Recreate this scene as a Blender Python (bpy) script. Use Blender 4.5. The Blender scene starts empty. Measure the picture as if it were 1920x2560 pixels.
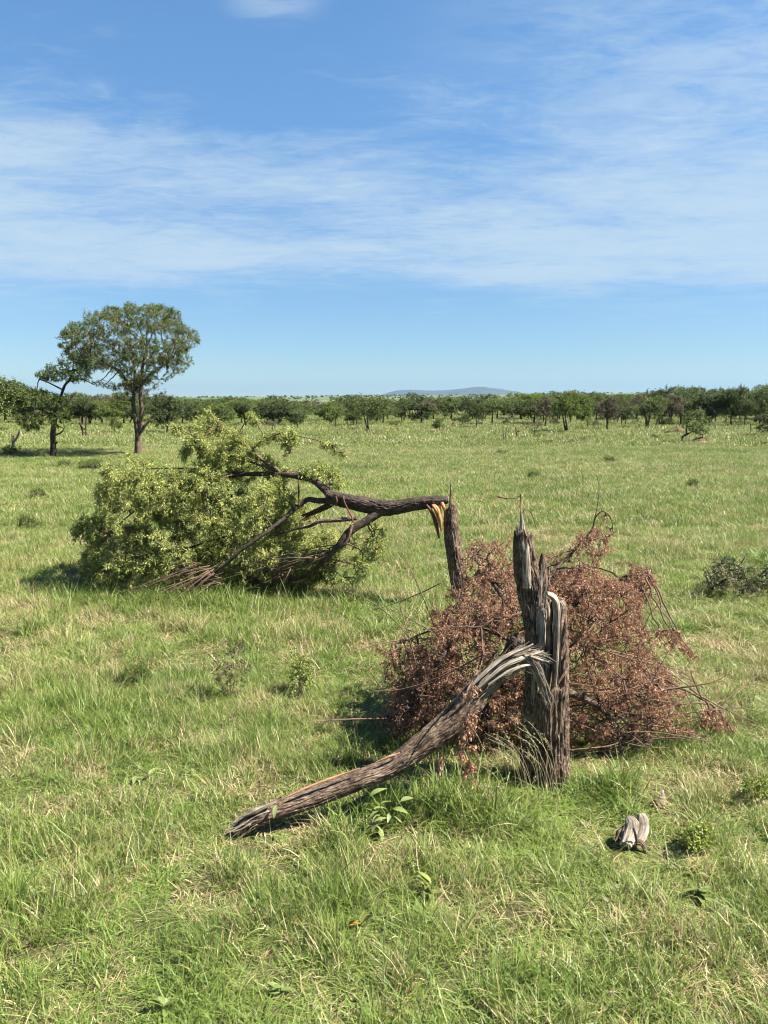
import bpy, math, random
import numpy as np

R = math.radians
SC = bpy.context.scene
COL = SC.collection

# ------------------------------------------------------------------ camera
F, CX, CY, CH = 2000.0, 960.0, 1280.0, 2.3          # focal length / centre in photo pixels, eye height
PITCH = math.atan(282 / F)
cam_d = bpy.data.cameras.new("camera")
cam_d.sensor_fit = 'VERTICAL'; cam_d.sensor_height = 36.0
cam_d.lens = 36.0 * F / 2560.0
cam_d.clip_start = 0.05; cam_d.clip_end = 60000
cam = bpy.data.objects.new("camera", cam_d); COL.objects.link(cam)
cam.location = (0, 0, CH); cam.rotation_euler = (R(90) - PITCH, 0, 0)
SC.camera = cam

# ------------------------------------------------------------------ sky, sun, exposure
SUN_EL, SUN_AZ = R(50), R(99)                     # azimuth clockwise from the view direction
w = bpy.data.worlds.new("World"); SC.world = w; w.use_nodes = True
nt = w.node_tree; nt.nodes.clear()
def wn(t, **k):
    n = nt.nodes.new(t)
    for a, b in k.items(): setattr(n, a, b)
    return n
def wl(a, b): nt.links.new(a, b)
def wmath(op, a, b=None, c=None, clamp=False):
    n = wn('ShaderNodeMath', operation=op, use_clamp=clamp)
    for i, v in enumerate((a, b, c)):
        if v is None: continue
        if isinstance(v, (int, float)): n.inputs[i].default_value = v
        else: wl(v, n.inputs[i])
    return n.outputs[0]
def wramp(v, a, b):
    n = wn('ShaderNodeMapRange', interpolation_type='SMOOTHSTEP')
    wl(v, n.inputs[0]); n.inputs[1].default_value = a; n.inputs[2].default_value = b
    return n.outputs[0]
out = wn('ShaderNodeOutputWorld'); bg = wn('ShaderNodeBackground'); bg.inputs[1].default_value = 0.05
sky = wn('ShaderNodeTexSky', sky_type='NISHITA'); sky.sun_disc = False
sky.sun_elevation = SUN_EL; sky.sun_rotation = SUN_AZ
sky.altitude = 1500; sky.air_density = 1.0; sky.dust_density = 0.0; sky.ozone_density = 3.0
tc = wn('ShaderNodeTexCoord'); sep = wn('ShaderNodeSeparateXYZ'); wl(tc.outputs['Generated'], sep.inputs[0])
zz = wmath('MAXIMUM', sep.outputs[2], 0.0)
den = wmath('ADD', zz, 0.03)
px_ = wmath('DIVIDE', sep.outputs[0], den); py_ = wmath('DIVIDE', sep.outputs[1], den)
cmb = wn('ShaderNodeCombineXYZ'); wl(px_, cmb.inputs[0]); wl(py_, cmb.inputs[1])
def wnoise(scale, detail, rough, stretch, off, dist=0.0):
    m = wn('ShaderNodeMapping'); wl(cmb.outputs[0], m.inputs[0])
    m.inputs['Scale'].default_value = stretch; m.inputs['Location'].default_value = off
    n = wn('ShaderNodeTexNoise'); wl(m.outputs[0], n.inputs['Vector'])
    n.inputs['Scale'].default_value = scale; n.inputs['Detail'].default_value = detail
    n.inputs['Roughness'].default_value = rough; n.inputs['Distortion'].default_value = dist
    return n.outputs[0]
big = wnoise(0.55, 4, 0.5, (0.7, 1.0, 1), (3.1, 7.7, 0), 0.4)
mid = wnoise(1.6, 8, 0.62, (0.75, 1.0, 1), (1.3, 2.2, 0), 0.9)
rip = wnoise(9.0, 6, 0.68, (0.6, 1.0, 1), (0.3, 5.2, 0), 1.0)
# thin cirrus sheet: thickest between about 7 and 18 degrees up, wisps higher
lo = wramp(zz, 0.09, 0.155); hi = wramp(zz, 0.40, 0.22)
band = wmath('MULTIPLY', lo, hi)
wob = wmath('ADD', wmath('MULTIPLY', big, 0.9), wmath('MULTIPLY', mid, 0.55))
dens = wmath('ADD', wmath('MULTIPLY', band, 0.42), wmath('ADD', wob, wmath('MULTIPLY', rip, 0.36)))
cov = wramp(dens, 0.95, 1.43)
low_clear = wramp(zz, 0.05, 0.13)
alpha = wmath('MULTIPLY', wmath('MULTIPLY', cov, low_clear), 0.86)
# two separate clouds: a thin veil high on the right, a small white puff near the top
def wdir(px, py):
    c, s = math.cos(PITCH), math.sin(PITCH); v = np.array([(px - CX) / F, c - (py - CY) / F * s, -s - (py - CY) / F * c]); return v / np.linalg.norm(v)
def wblob(px, py, r0, r1, sx=1.0):
    v = wn('ShaderNodeVectorMath', operation='SUBTRACT'); wl(tc.outputs['Generated'], v.inputs[0]); v.inputs[1].default_value = tuple(wdir(px, py))
    m = wn('ShaderNodeVectorMath', operation='MULTIPLY'); wl(v.outputs[0], m.inputs[0]); m.inputs[1].default_value = (sx, 1, 1)
    l = wn('ShaderNodeVectorMath', operation='LENGTH'); wl(m.outputs[0], l.inputs[0]); return wramp(l.outputs['Value'], r1, r0)
veil = wmath('MULTIPLY', wblob(1840, 230, .03, .34, .8), wramp(wmath('ADD', mid, wmath('MULTIPLY', rip, .5)), .52, .98))
puff = wmath('MULTIPLY', wblob(685, 2, .004, .030, .40), wramp(wmath('ADD', wmath('MULTIPLY', mid, .4), rip), .50, .86))
alpha = wmath('MAXIMUM', alpha, wmath('MAXIMUM', wmath('MULTIPLY', veil, .62), wmath('MULTIPLY', puff, .42)))
mix = wn('ShaderNodeMix', data_type='RGBA')
wl(alpha, mix.inputs[0])
tint = wn('ShaderNodeMix', data_type='RGBA', blend_type='MULTIPLY'); tint.inputs[0].default_value = 1.0
wl(sky.outputs[0], tint.inputs[6]); 
def wcol(fac, a, b):
    n = wn('ShaderNodeMix', data_type='RGBA'); wl(fac, n.inputs[0]); n.inputs[6].default_value = (*a, 1); n.inputs[7].default_value = (*b, 1); return n.outputs[2]
wl(wcol(wramp(zz, 0.0, 0.42), (0.49, 0.565, 0.61), (0.73, 0.945, 1.0)), tint.inputs[7])
wl(tint.outputs[2], mix.inputs[6]); mix.inputs[7].default_value = (2.9, 3.7, 4.4, 1)
wl(mix.outputs[2], bg.inputs[0]); wl(bg.outputs[0], out.inputs[0])

sl = bpy.data.lights.new("sun", 'SUN'); sl.energy = 5.0; sl.angle = R(0.5); sl.color = (1.0, 0.95, 0.86)
sun = bpy.data.objects.new("sun", sl); COL.objects.link(sun)
sun.rotation_euler = (R(90) - SUN_EL, 0, math.pi - SUN_AZ)   # lamp -Z points away from the sun
SC.view_settings.view_transform = 'Standard'; SC.view_settings.look = 'None'
SC.view_settings.gamma = 1.0; SC.view_settings.use_curve_mapping = False
SC.view_settings.exposure = 2.02
SC.cycles.max_bounces = 6; SC.cycles.diffuse_bounces = 2; SC.cycles.transmission_bounces = 3
SC.cycles.volume_bounces = 0
SC.cycles.filter_width = 1.15
SC.cycles.use_denoising = True
SC.cycles.denoiser = 'OPENIMAGEDENOISE'; SC.cycles.denoising_input_passes = 'RGB_ALBEDO_NORMAL'

# ------------------------------------------------------------------ geometry helpers
def V3(*a): return np.array(a, float)
def ray(px, py):
    dx = (px - CX) / F; dy = (py - CY) / F
    c, s = math.cos(PITCH), math.sin(PITCH)
    return V3(dx, c - dy * s, -s - dy * c)
def P(px, py, Y):
    d = ray(px, py); t = Y / d[1]
    return V3(d[0] * t, Y, CH + d[2] * t)
def vP(px, py, Y):
    dx = (px - CX) / F; dy = (py - CY) / F
    c, s = math.cos(PITCH), math.sin(PITCH)
    ry = c - dy * s; rz = -s - dy * c; t = Y / ry
    return np.stack([dx * t, Y + 0 * t, CH + rz * t], -1)
def hsh(ix, iy, iz):
    h = (ix.astype(np.int64) * 374761393 + iy.astype(np.int64) * 668265263 + iz.astype(np.int64) * 1274126177) & 0xffffffff
    h = ((h ^ (h >> 13)) * 1274126177) & 0xffffffff
    h = ((h ^ (h >> 16)) * 2246822519) & 0xffffffff
    return ((h ^ (h >> 15)) & 0xffffff) / float(0xffffff)
def vnoise(p):
    p = np.asarray(p, float); i = np.floor(p).astype(np.int64); f = p - i; f = f * f * (3 - 2 * f)
    r = 0
    for a in (0, 1):
        for b in (0, 1):
            for c in (0, 1):
                wgt = (f[..., 0] if a else 1 - f[..., 0]) * (f[..., 1] if b else 1 - f[..., 1]) * (f[..., 2] if c else 1 - f[..., 2])
                r = r + wgt * hsh(i[..., 0] + a, i[..., 1] + b, i[..., 2] + c)
    return r
def fbm(p, o=4):
    p = np.asarray(p, float); r = 0; a = 0.5
    for k in range(o):
        r = r + a * vnoise(p * 2 ** k + 17.3 * k); a *= 0.5
    return r / (1 - 0.5 ** o)
def sstep(x, a, b):
    t = np.clip((x - a) / (b - a), 0, 1); return t * t * (3 - 2 * t)
def gz(x, y):
    """height of the plain"""
    x = np.asarray(x, float); y = np.asarray(y, float); z0 = np.zeros(np.broadcast(x, y).shape)
    near = 0.10 * (fbm(np.stack([x * .55 + 40 + z0, y * .55 + 9 + z0, z0], -1), 3) - .5)
    near = near * (1 - sstep(y, 18, 45))
    dip = -3.0 * sstep(y, 130, 420)
    rise = sstep(y, 420, 2900) * (17.0 + 0.0105 * np.clip(x, -1500, 1500))
    roll = 2.0 * (fbm(np.stack([x * .0025 + z0, y * .0025 + z0, z0 + 3], -1), 3) - .5) * sstep(y, 300, 900)
    return near + dip + rise + roll
def G(px, py):
    d = ray(px, py); z = 0.0
    for _ in range(4):
        t = (z - CH) / d[2]; z = float(gz(d[0] * t, d[1] * t))
    return V3(d[0] * t, d[1] * t, z)

class MB:
    def __init__(s): s.V = []; s.n = 0; s.Q = []; s.T = []; s.U = []
    def add(s, V, Q=None, T=None, UV=None):
        V = np.asarray(V, float).reshape(-1, 3)
        if Q is not None and len(Q): s.Q.append(np.asarray(Q, np.int64) + s.n)
        if T is not None and len(T): s.T.append(np.asarray(T, np.int64) + s.n)
        s.V.append(V); s.U.append(np.zeros((len(V), 2)) if UV is None else np.asarray(UV, float)); s.n += len(V)
    def mesh(s, name, mat, smooth=True):
        me = bpy.data.meshes.new(name)
        V = np.concatenate(s.V); U = np.concatenate(s.U)
        Q = np.concatenate(s.Q) if s.Q else np.zeros((0, 4), int)
        T = np.concatenate(s.T) if s.T else np.zeros((0, 3), int)
        li = np.concatenate([Q.ravel(), T.ravel()]).astype(np.int32)
        me.vertices.add(len(V)); me.vertices.foreach_set('co', V.astype(np.float32).ravel())
        me.loops.add(len(li)); me.loops.foreach_set('vertex_index', li)
        ls = np.concatenate([np.arange(len(Q)) * 4, len(Q) * 4 + np.arange(len(T)) * 3]).astype(np.int32)
        me.polygons.add(len(ls)); me.polygons.foreach_set('loop_start', ls)
        me.polygons.foreach_set('use_smooth', np.full(len(ls), smooth))
        uv = me.uv_layers.new(name='UVMap'); uv.data.foreach_set('uv', U[li].astype(np.float32).ravel())
        me.update(calc_edges=True)
        if mat: me.materials.append(mat)
        return me
    def obj(s, name, mat, parent=None, smooth=True, kind=None, origin=None):
        if origin is not None:
            s.V = [v - np.asarray(origin) for v in s.V]
        o = bpy.data.objects.new(name, s.mesh(name, mat, smooth)); COL.objects.link(o)
        if parent is not None: o.parent = parent
        if kind: o['kind'] = kind
        return o
def tag(o, label, cat, group=None):
    o['label'] = label; o['category'] = cat
    if group: o['group'] = group
    return o
def thing(name, label, cat, loc, rotz=0, group=None):
    o = bpy.data.objects.new(name, None); COL.objects.link(o); o.empty_display_size = 0.2
    o.location = tuple(float(c) for c in loc); o.rotation_euler = (0, 0, rotz)
    return tag(o, label, cat, group)

def catmull(pts, n):
    pts = np.asarray(pts, float)
    if len(pts) == 2:
        return pts[0] + (pts[1] - pts[0]) * np.linspace(0, 1, n)[:, None]
    q = np.vstack([2 * pts[0] - pts[1], pts, 2 * pts[-1] - pts[-2]])
    t = np.linspace(0, len(pts) - 1 - 1e-9, n); i = t.astype(int); f = (t - i)[:, None]
    a, b, c, d = q[i], q[i + 1], q[i + 2], q[i + 3]
    return .5 * (2 * b + (c - a) * f + (2 * a - 5 * b + 4 * c - d) * f ** 2 + (3 * b - a - 3 * c + d) * f ** 3)
def frames(pts):
    T = np.gradient(pts, axis=0); T /= np.linalg.norm(T, axis=1)[:, None] + 1e-12
    ref = V3(0, 0, 1) if abs(T[0][2]) < .8 else V3(0, -1, 0)
    N = np.empty_like(T); n = ref - T[0] * ref.dot(T[0])
    for i in range(len(T)):
        n = n - T[i] * n.dot(T[i]); n = n / (np.linalg.norm(n) + 1e-12); N[i] = n
    return T, N, np.cross(T, N)
def tube(mb, pts, rad, ns=5, cap=True):
    pts = np.asarray(pts, float); rad = np.broadcast_to(np.asarray(rad, float), (len(pts),))
    T, N, B = frames(pts); a = np.arange(ns) * 2 * np.pi / ns
    ring = pts[:, None] + rad[:, None, None] * (np.cos(a)[None, :, None] * N[:, None] + np.sin(a)[None, :, None] * B[:, None])
    V = ring.reshape(-1, 3); m = len(pts)
    i = np.arange(m - 1)[:, None] * ns; j = np.arange(ns)[None]; j2 = (j + 1) % ns
    Q = np.stack([i + j, i + j2, i + ns + j2, i + ns + j], -1).reshape(-1, 4)
    L = np.concatenate([[0], np.cumsum(np.linalg.norm(np.diff(pts, axis=0), axis=1))])
    UV = np.stack([np.tile(a / (2 * np.pi), m) * 6.28 * rad.repeat(ns), L.repeat(ns)], -1)
    Tt = None
    if cap:
        V = np.vstack([V, pts[0], pts[-1]]); UV = np.vstack([UV, [0, 0], [0, L[-1]]])
        k = m * ns; jj = np.arange(ns); jn = (jj + 1) % ns
        Tt = np.concatenate([np.stack([jn, jj, 0 * jj + k], -1), np.stack([(m - 1) * ns + jj, (m - 1) * ns + jn, 0 * jj + k + 1], -1)])
    mb.add(V, Q, Tt, UV)
def bark_tube(mb, path, rad, na=72, nr=90, amp=.16, fa=3.0, fs=5.0, seed=0, jag=0.0, jag_f=3.0, squash=None, lump=.08, sink=0.0, jag_fun=None):
    """ridged bark (or splintered wood) on a curved, tapering trunk with a ragged far end"""
    k = 160
    pts = catmull(path, k); rr = np.interp(np.linspace(0, 1, k), np.linspace(0, 1, len(rad)), rad)
    T, N, B = frames(pts)
    L = np.concatenate([[0], np.cumsum(np.linalg.norm(np.diff(pts, axis=0), axis=1))]); Lt = L[-1]
    th = np.arange(na) * 2 * np.pi / na; v = np.linspace(0, 1, nr)
    c, s = np.cos(th), np.sin(th)
    if jag_fun is not None: ve = jag_fun(th)
    else: ve = np.ones(na)
    if jag: ve = ve - jag * (0.75 * vnoise(np.stack([c * jag_f + seed, s * jag_f, 0 * c + 5.5], -1)) + .35 * vnoise(np.stack([c * jag_f * 3 + seed, s * jag_f * 3, 0 * c + 1.5], -1)))
    S = v[:, None] * ve[None, :] * Lt
    def ip(A): return np.stack([np.interp(S, L, A[:, q]) for q in range(3)], -1)
    C, n_, b_ = ip(pts), ip(N), ip(B); r = np.interp(S, L, rr)
    q = np.stack([c[None] * fa + 0 * S, s[None] * fa + 0 * S, S * fs + seed * 7.1], -1)
    n1 = vnoise(q); n2 = vnoise(q * np.array([2.1, 2.1, 1.6]) + 9.7); n3 = vnoise(q * np.array([4.3, 4.3, 2.2]) + 3.1)
    rid = 1 - np.abs(2 * (.6 * n1 + .4 * n2) - 1) * 2.0
    lmp = fbm(np.stack([c[None] * 1.1 + 0 * S + seed, s[None] * 1.1 + 0 * S, S * 2.4], -1), 2) - .5
    d = 1 + amp * (rid - .45) + amp * .45 * (n3 - .5) + lump * 2 * lmp
    sx, sy = squash if squash else (1, 1)
    X = C + (r * d * sx)[..., None] * c[None, :, None] * n_ + (r * d * sy)[..., None] * s[None, :, None] * b_
    Vv = X.reshape(-1, 3)
    i = np.arange(nr - 1)[:, None] * na; j = np.arange(na)[None]; j2 = (j + 1) % na
    Q = np.stack([i + j, i + j2, i + na + j2, i + na + j], -1).reshape(-1, 4)
    UV = np.stack([(th / (2 * np.pi))[None] * 6.28 * float(np.mean(rad)) + 0 * S, S], -1).reshape(-1, 2)
    Vv = np.vstack([Vv, pts[0], X[-1].mean(0) - T[-1] * sink]); UV = np.vstack([UV, [0, 0], [0, Lt]])
    kk = nr * na; jj = np.arange(na); jn = (jj + 1) % na
    Tt = np.concatenate([np.stack([jn, jj, 0 * jj + kk], -1), np.stack([(nr - 1) * na + jj, (nr - 1) * na + jn, 0 * jj + kk + 1], -1)])
    mb.add(Vv, Q, Tt, UV)
def unit(v): return v / (np.linalg.norm(v, axis=-1, keepdims=True) + 1e-12)
def leaves(mb, Pn, D, Lg, Wd, rng, flat=0.5, bend=.25):
    """small leaf blades: diamond with a fold; D growth direction"""
    n = len(Pn); D = unit(D)
    up = rng.normal(size=(n, 3)) + np.array([0, 0, 1.0]) * flat * 3
    S = unit(np.cross(D, up)); Nn = np.cross(S, D)
    Lg = np.broadcast_to(Lg, (n,))[:, None]; Wd = np.broadcast_to(Wd, (n,))[:, None]
    m = Pn + D * Lg * .45 - Nn * Lg * bend * .15
    a = Pn; b = m + S * Wd * .5 + Nn * Wd * .2; c = Pn + D * Lg - Nn * Lg * bend; d = m - S * Wd * .5 + Nn * Wd * .2
    V = np.stack([a, b, c, d], 1).reshape(-1, 3)
    T = np.array([[0, 1, 2], [0, 2, 3]])[None] + (np.arange(n) * 4)[:, None, None]
    mb.add(V, None, T.reshape(-1, 3))
def inpoly(x, y, poly):
    r = np.zeros(x.shape, bool); n = len(poly)
    for i in range(n):
        x1, y1 = poly[i]; x2, y2 = poly[(i + 1) % n]
        if y1 == y2: continue
        c = ((y1 > y) != (y2 > y)) & (x < (x2 - x1) * (y - y1) / (y2 - y1) + x1); r ^= c
    return r
def polydist(x, y, poly):
    d = np.full(x.shape, 1e9); n = len(poly)
    for i in range(n):
        a = np.array(poly[i], float); b = np.array(poly[(i + 1) % n], float); e = b - a
        t = np.clip(((x - a[0]) * e[0] + (y - a[1]) * e[1]) / (e @ e + 1e-9), 0, 1)
        d = np.minimum(d, np.hypot(x - a[0] - t * e[0], y - a[1] - t * e[1]))
    return d
def sample_poly(rng, poly, n, Yc, half, edge=60., zmin=.03):
    """points filling the solid whose outline is poly (photo pixels) at distance Yc, bulging by half metres in depth"""
    pa = np.array(poly, float); lo, hi = pa.min(0), pa.max(0); res = []
    got = 0
    while got < n:
        x = rng.uniform(lo[0], hi[0], n * 2); y = rng.uniform(lo[1], hi[1], n * 2)
        k = inpoly(x, y, poly); x, y = x[k], y[k]
        dd = np.clip(polydist(x, y, poly) / edge, 0, 1)
        Y = Yc + rng.uniform(-1, 1, len(x)) * half * np.sqrt(1 - (1 - dd) ** 2 + .04)
        p = vP(x, y, Y); p = p[p[:, 2] > zmin + gz(p[:, 0], p[:, 1])]; res.append(p); got += len(p)
        if len(res) > 60: break
    return np.concatenate(res)[:n]
def gappy(rng, p, freq, keep, seed):
    v = fbm(p * freq + seed * 3.7, 2); return p[v > np.quantile(v, 1 - keep)]
def kmeans(rng, X, k, it=5):
    k = max(1, min(k, len(X))); C = X[rng.choice(len(X), k, replace=False)]
    for _ in range(it):
        a = ((X[:, None] - C[None]) ** 2).sum(-1).argmin(1)
        for j in range(k):
            if (a == j).any(): C[j] = X[a == j].mean(0)
    return a, C
def bez(a, b, c, n):
    t = np.linspace(0, 1, n)[:, None]; return (1 - t) ** 2 * a + 2 * t * (1 - t) * b + t * t * c
def branching(rng, starts, tips, k1, k2, r1, r2, r3, lift=.25, wig=.06):
    """limbs from the start points to clusters of tips; returns lists (points, radii) per level"""
    l1, l2, l3 = [], [], []
    starts = np.atleast_2d(starts)
    a, C = kmeans(rng, tips, k1)
    for j in range(len(C)):
        sub = tips[a == j]
        if not len(sub): continue
        s = starts[((starts - C[j]) ** 2).sum(1).argmin()]
        e = s + (C[j] - s) * .85; ln = np.linalg.norm(e - s)
        m = (s + e) / 2 + V3(0, 0, lift * ln * .5) + rng.normal(size=3) * wig * ln
        lp = bez(s, m, e, 9); lp[1:-1] += rng.normal(size=(7, 3)) * wig * ln * .18
        l1.append((lp, np.linspace(r1, r2, 9)))
        kk = max(1, min(k2, len(sub) // 3 + 1)); b, D = kmeans(rng, sub, kk)
        for q in range(len(D)):
            ss = sub[b == q]
            if not len(ss): continue
            cand = lp[2:]; st = cand[((cand - D[q]) ** 2).sum(1).argmin()]
            e2 = st + (D[q] - st) * .9; ln2 = np.linalg.norm(e2 - st) + 1e-6
            m2 = (st + e2) / 2 + rng.normal(size=3) * wig * 2 * ln2 + V3(0, 0, lift * ln2 * .25)
            bp = bez(st, m2, e2, 6); l2.append((bp, np.linspace(r2 * .8, r3, 6)))
            for t in ss:
                cd = bp[1:]; s3 = cd[((cd - t) ** 2).sum(1).argmin()]
                ln3 = np.linalg.norm(t - s3)
                m3 = (s3 + t) / 2 + rng.normal(size=3) * wig * 2 * ln3
                l3.append((bez(s3, m3, t, 4), np.linspace(r3 * .8, r3 * .3, 4)))
    return l1, l2, l3

# ------------------------------------------------------------------ materials
def mat_new(name):
    m = bpy.data.materials.new(name); m.use_nodes = True; m.node_tree.nodes.clear(); return m, m.node_tree
def nn(t, ty, **k):
    n = t.nodes.new(ty)
    for a, b in k.items(): setattr(n, a, b)
    return n
def mth(t, op, a, b=0.0, clamp=False):
    n = nn(t, 'ShaderNodeMath', operation=op, use_clamp=clamp)
    for i, v in enumerate((a, b)):
        if isinstance(v, (int, float)): n.inputs[i].default_value = v
        else: t.links.new(v, n.inputs[i])
    return n.outputs[0]
def ramp(t, fac, stops):
    n = nn(t, 'ShaderNodeValToRGB'); t.links.new(fac, n.inputs[0])
    e = n.color_ramp.elements
    while len(e) < len(stops): e.new(0.5)
    for x, (p, c) in zip(e, stops): x.position = p; x.color = (*c, 1)
    return n.outputs[0]
def mixc(t, fac, a, b, blend='MIX'):
    n = nn(t, 'ShaderNodeMix', data_type='RGBA', blend_type=blend)
    for i, v in ((0, fac), (6, a), (7, b)):
        if isinstance(v, (int, float)): n.inputs[i].default_value = v
        elif isinstance(v, tuple): n.inputs[i].default_value = (*v, 1)
        else: t.links.new(v, n.inputs[i])
    return n.outputs[2]
def noise(t, vec, scale, detail=3, rough=.55, dist=0.0, out=0):
    n = nn(t, 'ShaderNodeTexNoise'); t.links.new(vec, n.inputs['Vector'])
    n.inputs['Scale'].default_value = scale; n.inputs['Detail'].default_value = detail
    n.inputs['Roughness'].default_value = rough; n.inputs['Distortion'].default_value = dist
    return n.outputs[out]
def mapped(t, vec, sc):
    m = nn(t, 'ShaderNodeMapping'); t.links.new(vec, m.inputs[0]); m.inputs['Scale'].default_value = sc; return m.outputs[0]
def mrange(t, v, a, b, c=0., d=1.):
    n = nn(t, 'ShaderNodeMapRange', interpolation_type='SMOOTHSTEP'); t.links.new(v, n.inputs[0])
    for i, x in enumerate((a, b, c, d)): n.inputs[i + 1].default_value = x
    return n.outputs[0]
def leafy_out(t, col, transl=.35, rough=.5, spec=.3):
    pb = nn(t, 'ShaderNodeBsdfPrincipled'); t.links.new(col, pb.inputs['Base Color'])
    pb.inputs['Roughness'].default_value = rough; pb.inputs['Specular IOR Level'].default_value = spec
    tr = nn(t, 'ShaderNodeBsdfTranslucent'); t.links.new(col, tr.inputs[0])
    mx = nn(t, 'ShaderNodeMixShader'); mx.inputs[0].default_value = transl
    t.links.new(pb.outputs[0], mx.inputs[1]); t.links.new(tr.outputs[0], mx.inputs[2])
    o = nn(t, 'ShaderNodeOutputMaterial'); t.links.new(mx.outputs[0], o.inputs[0])

def leaf_mat(name, stops, transl=.35, patch=.6, pscale=1.5, spec=.3):
    m, t = mat_new(name); g = nn(t, 'ShaderNodeNewGeometry'); oi = nn(t, 'ShaderNodeObjectInfo')
    nz = noise(t, g.outputs['Position'], pscale, 2)
    f = mth(t, 'ADD', mth(t, 'MULTIPLY', g.outputs['Random Per Island'], 1 - patch * .6), mth(t, 'MULTIPLY', mth(t, 'SUBTRACT', nz, .32), patch * 1.2), True)
    c = ramp(t, f, stops)
    v = mth(t, 'ADD', .82, mth(t, 'MULTIPLY', oi.outputs['Random'], .36))
    hv = nn(t, 'ShaderNodeHueSaturation'); t.links.new(c, hv.inputs['Color']); t.links.new(v, hv.inputs['Value'])
    leafy_out(t, hv.outputs[0], transl, .5, spec); return m
def grass_mat(name, dry=.25, lush=.5, gcol=None):
    m, t = mat_new(name); g = nn(t, 'ShaderNodeNewGeometry'); oi = nn(t, 'ShaderNodeObjectInfo')
    pos = g.outputs['Position']; rp = g.outputs['Random Per Island']
    n1 = noise(t, pos, .33, 3, .6); n2 = noise(t, pos, 1.7, 3, .6); n3 = noise(t, mapped(t, pos, (.05, .11, 0)), 1.0, 3, .6)
    r2 = mth(t, 'FRACT', mth(t, 'MULTIPLY', mth(t, 'ADD', rp, oi.outputs['Random']), 7.137))
    f = mth(t, 'ADD', mth(t, 'MULTIPLY', r2, .55), mth(t, 'MULTIPLY', mth(t, 'SUBTRACT', n1, .28), .9), True)
    gc = gcol or [(0, (.055, .098, .02)), (.35, (.118, .175, .034)), (.7, (.20, .248, .06)), (1, (.31, .33, .115))]
    green = ramp(t, f, gc)
    straw = ramp(t, r2, [(0, (0.250, 0.175, 0.094)), (.5, (0.375, 0.294, 0.150)), (1, (0.525, 0.450, 0.263))])
    r3 = mth(t, 'FRACT', mth(t, 'MULTIPLY', mth(t, 'ADD', rp, mth(t, 'MULTIPLY', oi.outputs['Random'], 3.0)), 13.71))
    dm = mth(t, 'ADD', dry, mth(t, 'ADD', mth(t, 'MULTIPLY', mth(t, 'SUBTRACT', n2, .5), 1.7), mth(t, 'MULTIPLY', mth(t, 'SUBTRACT', n3, .5), .8)))
    isdry = mrange(t, mth(t, 'SUBTRACT', dm, r3), -.06, .06)
    leafy_out(t, mixc(t, isdry, green, straw), .32, .42, .28); return m
def bark_mat(name, cols, vs=(70, 7, 1), strength=.7, scale2=1.0, dist=.02):
    m, t = mat_new(name); uv = nn(t, 'ShaderNodeUVMap'); g = nn(t, 'ShaderNodeNewGeometry')
    a = noise(t, mapped(t, uv.outputs[0], vs), 1.0 * scale2, 5, .65, .4)
    b = noise(t, g.outputs['Position'], 9.0, 3)
    fcr = mth(t, 'ADD', mth(t, 'MULTIPLY', mth(t, 'SUBTRACT', a, .3), 1.7), mth(t, 'MULTIPLY', mth(t, 'SUBTRACT', b, .5), .9), True)
    c = ramp(t, fcr, cols)
    pb = nn(t, 'ShaderNodeBsdfPrincipled'); t.links.new(c, pb.inputs['Base Color']); pb.inputs['Roughness'].default_value = .85
    pb.inputs['Specular IOR Level'].default_value = .2
    bp = nn(t, 'ShaderNodeBump'); t.links.new(a, bp.inputs['Height']); bp.inputs['Strength'].default_value = strength; bp.inputs['Distance'].default_value = dist
    t.links.new(bp.outputs[0], pb.inputs['Normal'])
    o = nn(t, 'ShaderNodeOutputMaterial'); t.links.new(pb.outputs[0], o.inputs[0]); return m
M = {}
M['grass'] = grass_mat('grass_green', .20)
M['grass_lush'] = grass_mat('grass_lush', .05, gcol=[(0, (.06, .11, .022)), (.4, (.118, .18, .034)), (.75, (.19, .243, .055)), (1, (.28, .31, .095))])
M['grass_far'] = grass_mat('grass_far', .12, gcol=[(0, (.095, .135, .033)), (.4, (.145, .19, .045)), (.75, (.20, .235, .068)), (1, (.27, .275, .10))])
M['thatch'] = grass_mat('grass_thatch', .85)
M['seed'] = leaf_mat('seed_heads', [(0, (.24, .19, .12)), (.5, (.36, .33, .17)), (1, (.50, .47, .28))], .3)
M['bark'] = bark_mat('grey_brown_bark', [(0, (.013, .009, .006)), (.28, (.07, .047, .032)), (.58, (.19, .135, .094)), (1, (.37, .285, .21))], (110, 26, 1), .9, dist=.012)
M['bark_dark'] = bark_mat('dark_bark', [(0, (.012, .009, .007)), (.4, (.05, .036, .027)), (.8, (.115, .085, .064)), (1, (.19, .15, .12))], (100, 26, 1), .9, dist=.012)
M['wood_grey'] = bark_mat('weathered_wood', [(0, (.03, .024, .018)), (.28, (.17, .14, .108)), (.6, (.37, .32, .255)), (1, (.58, .53, .44))], (170, 9, 1), .8, dist=.008)
M['wood_fresh'] = bark_mat('fresh_wood', [(0, (.16, .06, .03)), (.38, (.42, .20, .075)), (.72, (.66, .42, .17)), (1, (.78, .60, .33))], (80, 5, 1), .4, dist=.008)
M['wood_tan'] = bark_mat('rubbed_wood', [(0, (.10, .05, .03)), (.4, (.28, .155, .09)), (.75, (.47, .31, .20)), (1, (.60, .46, .33))], (60, 9, 1), .5, dist=.008)
M['wood_red'] = bark_mat('red_torn_bark', [(0, (.045, .02, .014)), (.5, (.12, .05, .035)), (1, (.21, .095, .065))], (60, 6, 1), .5, dist=.008)
M['twig'] = bark_mat('twig', [(0, (.04, .026, .02)), (.5, (.14, .09, .063)), (1, (.29, .21, .155))], (40, 6, 1), .2, dist=.004)
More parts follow.
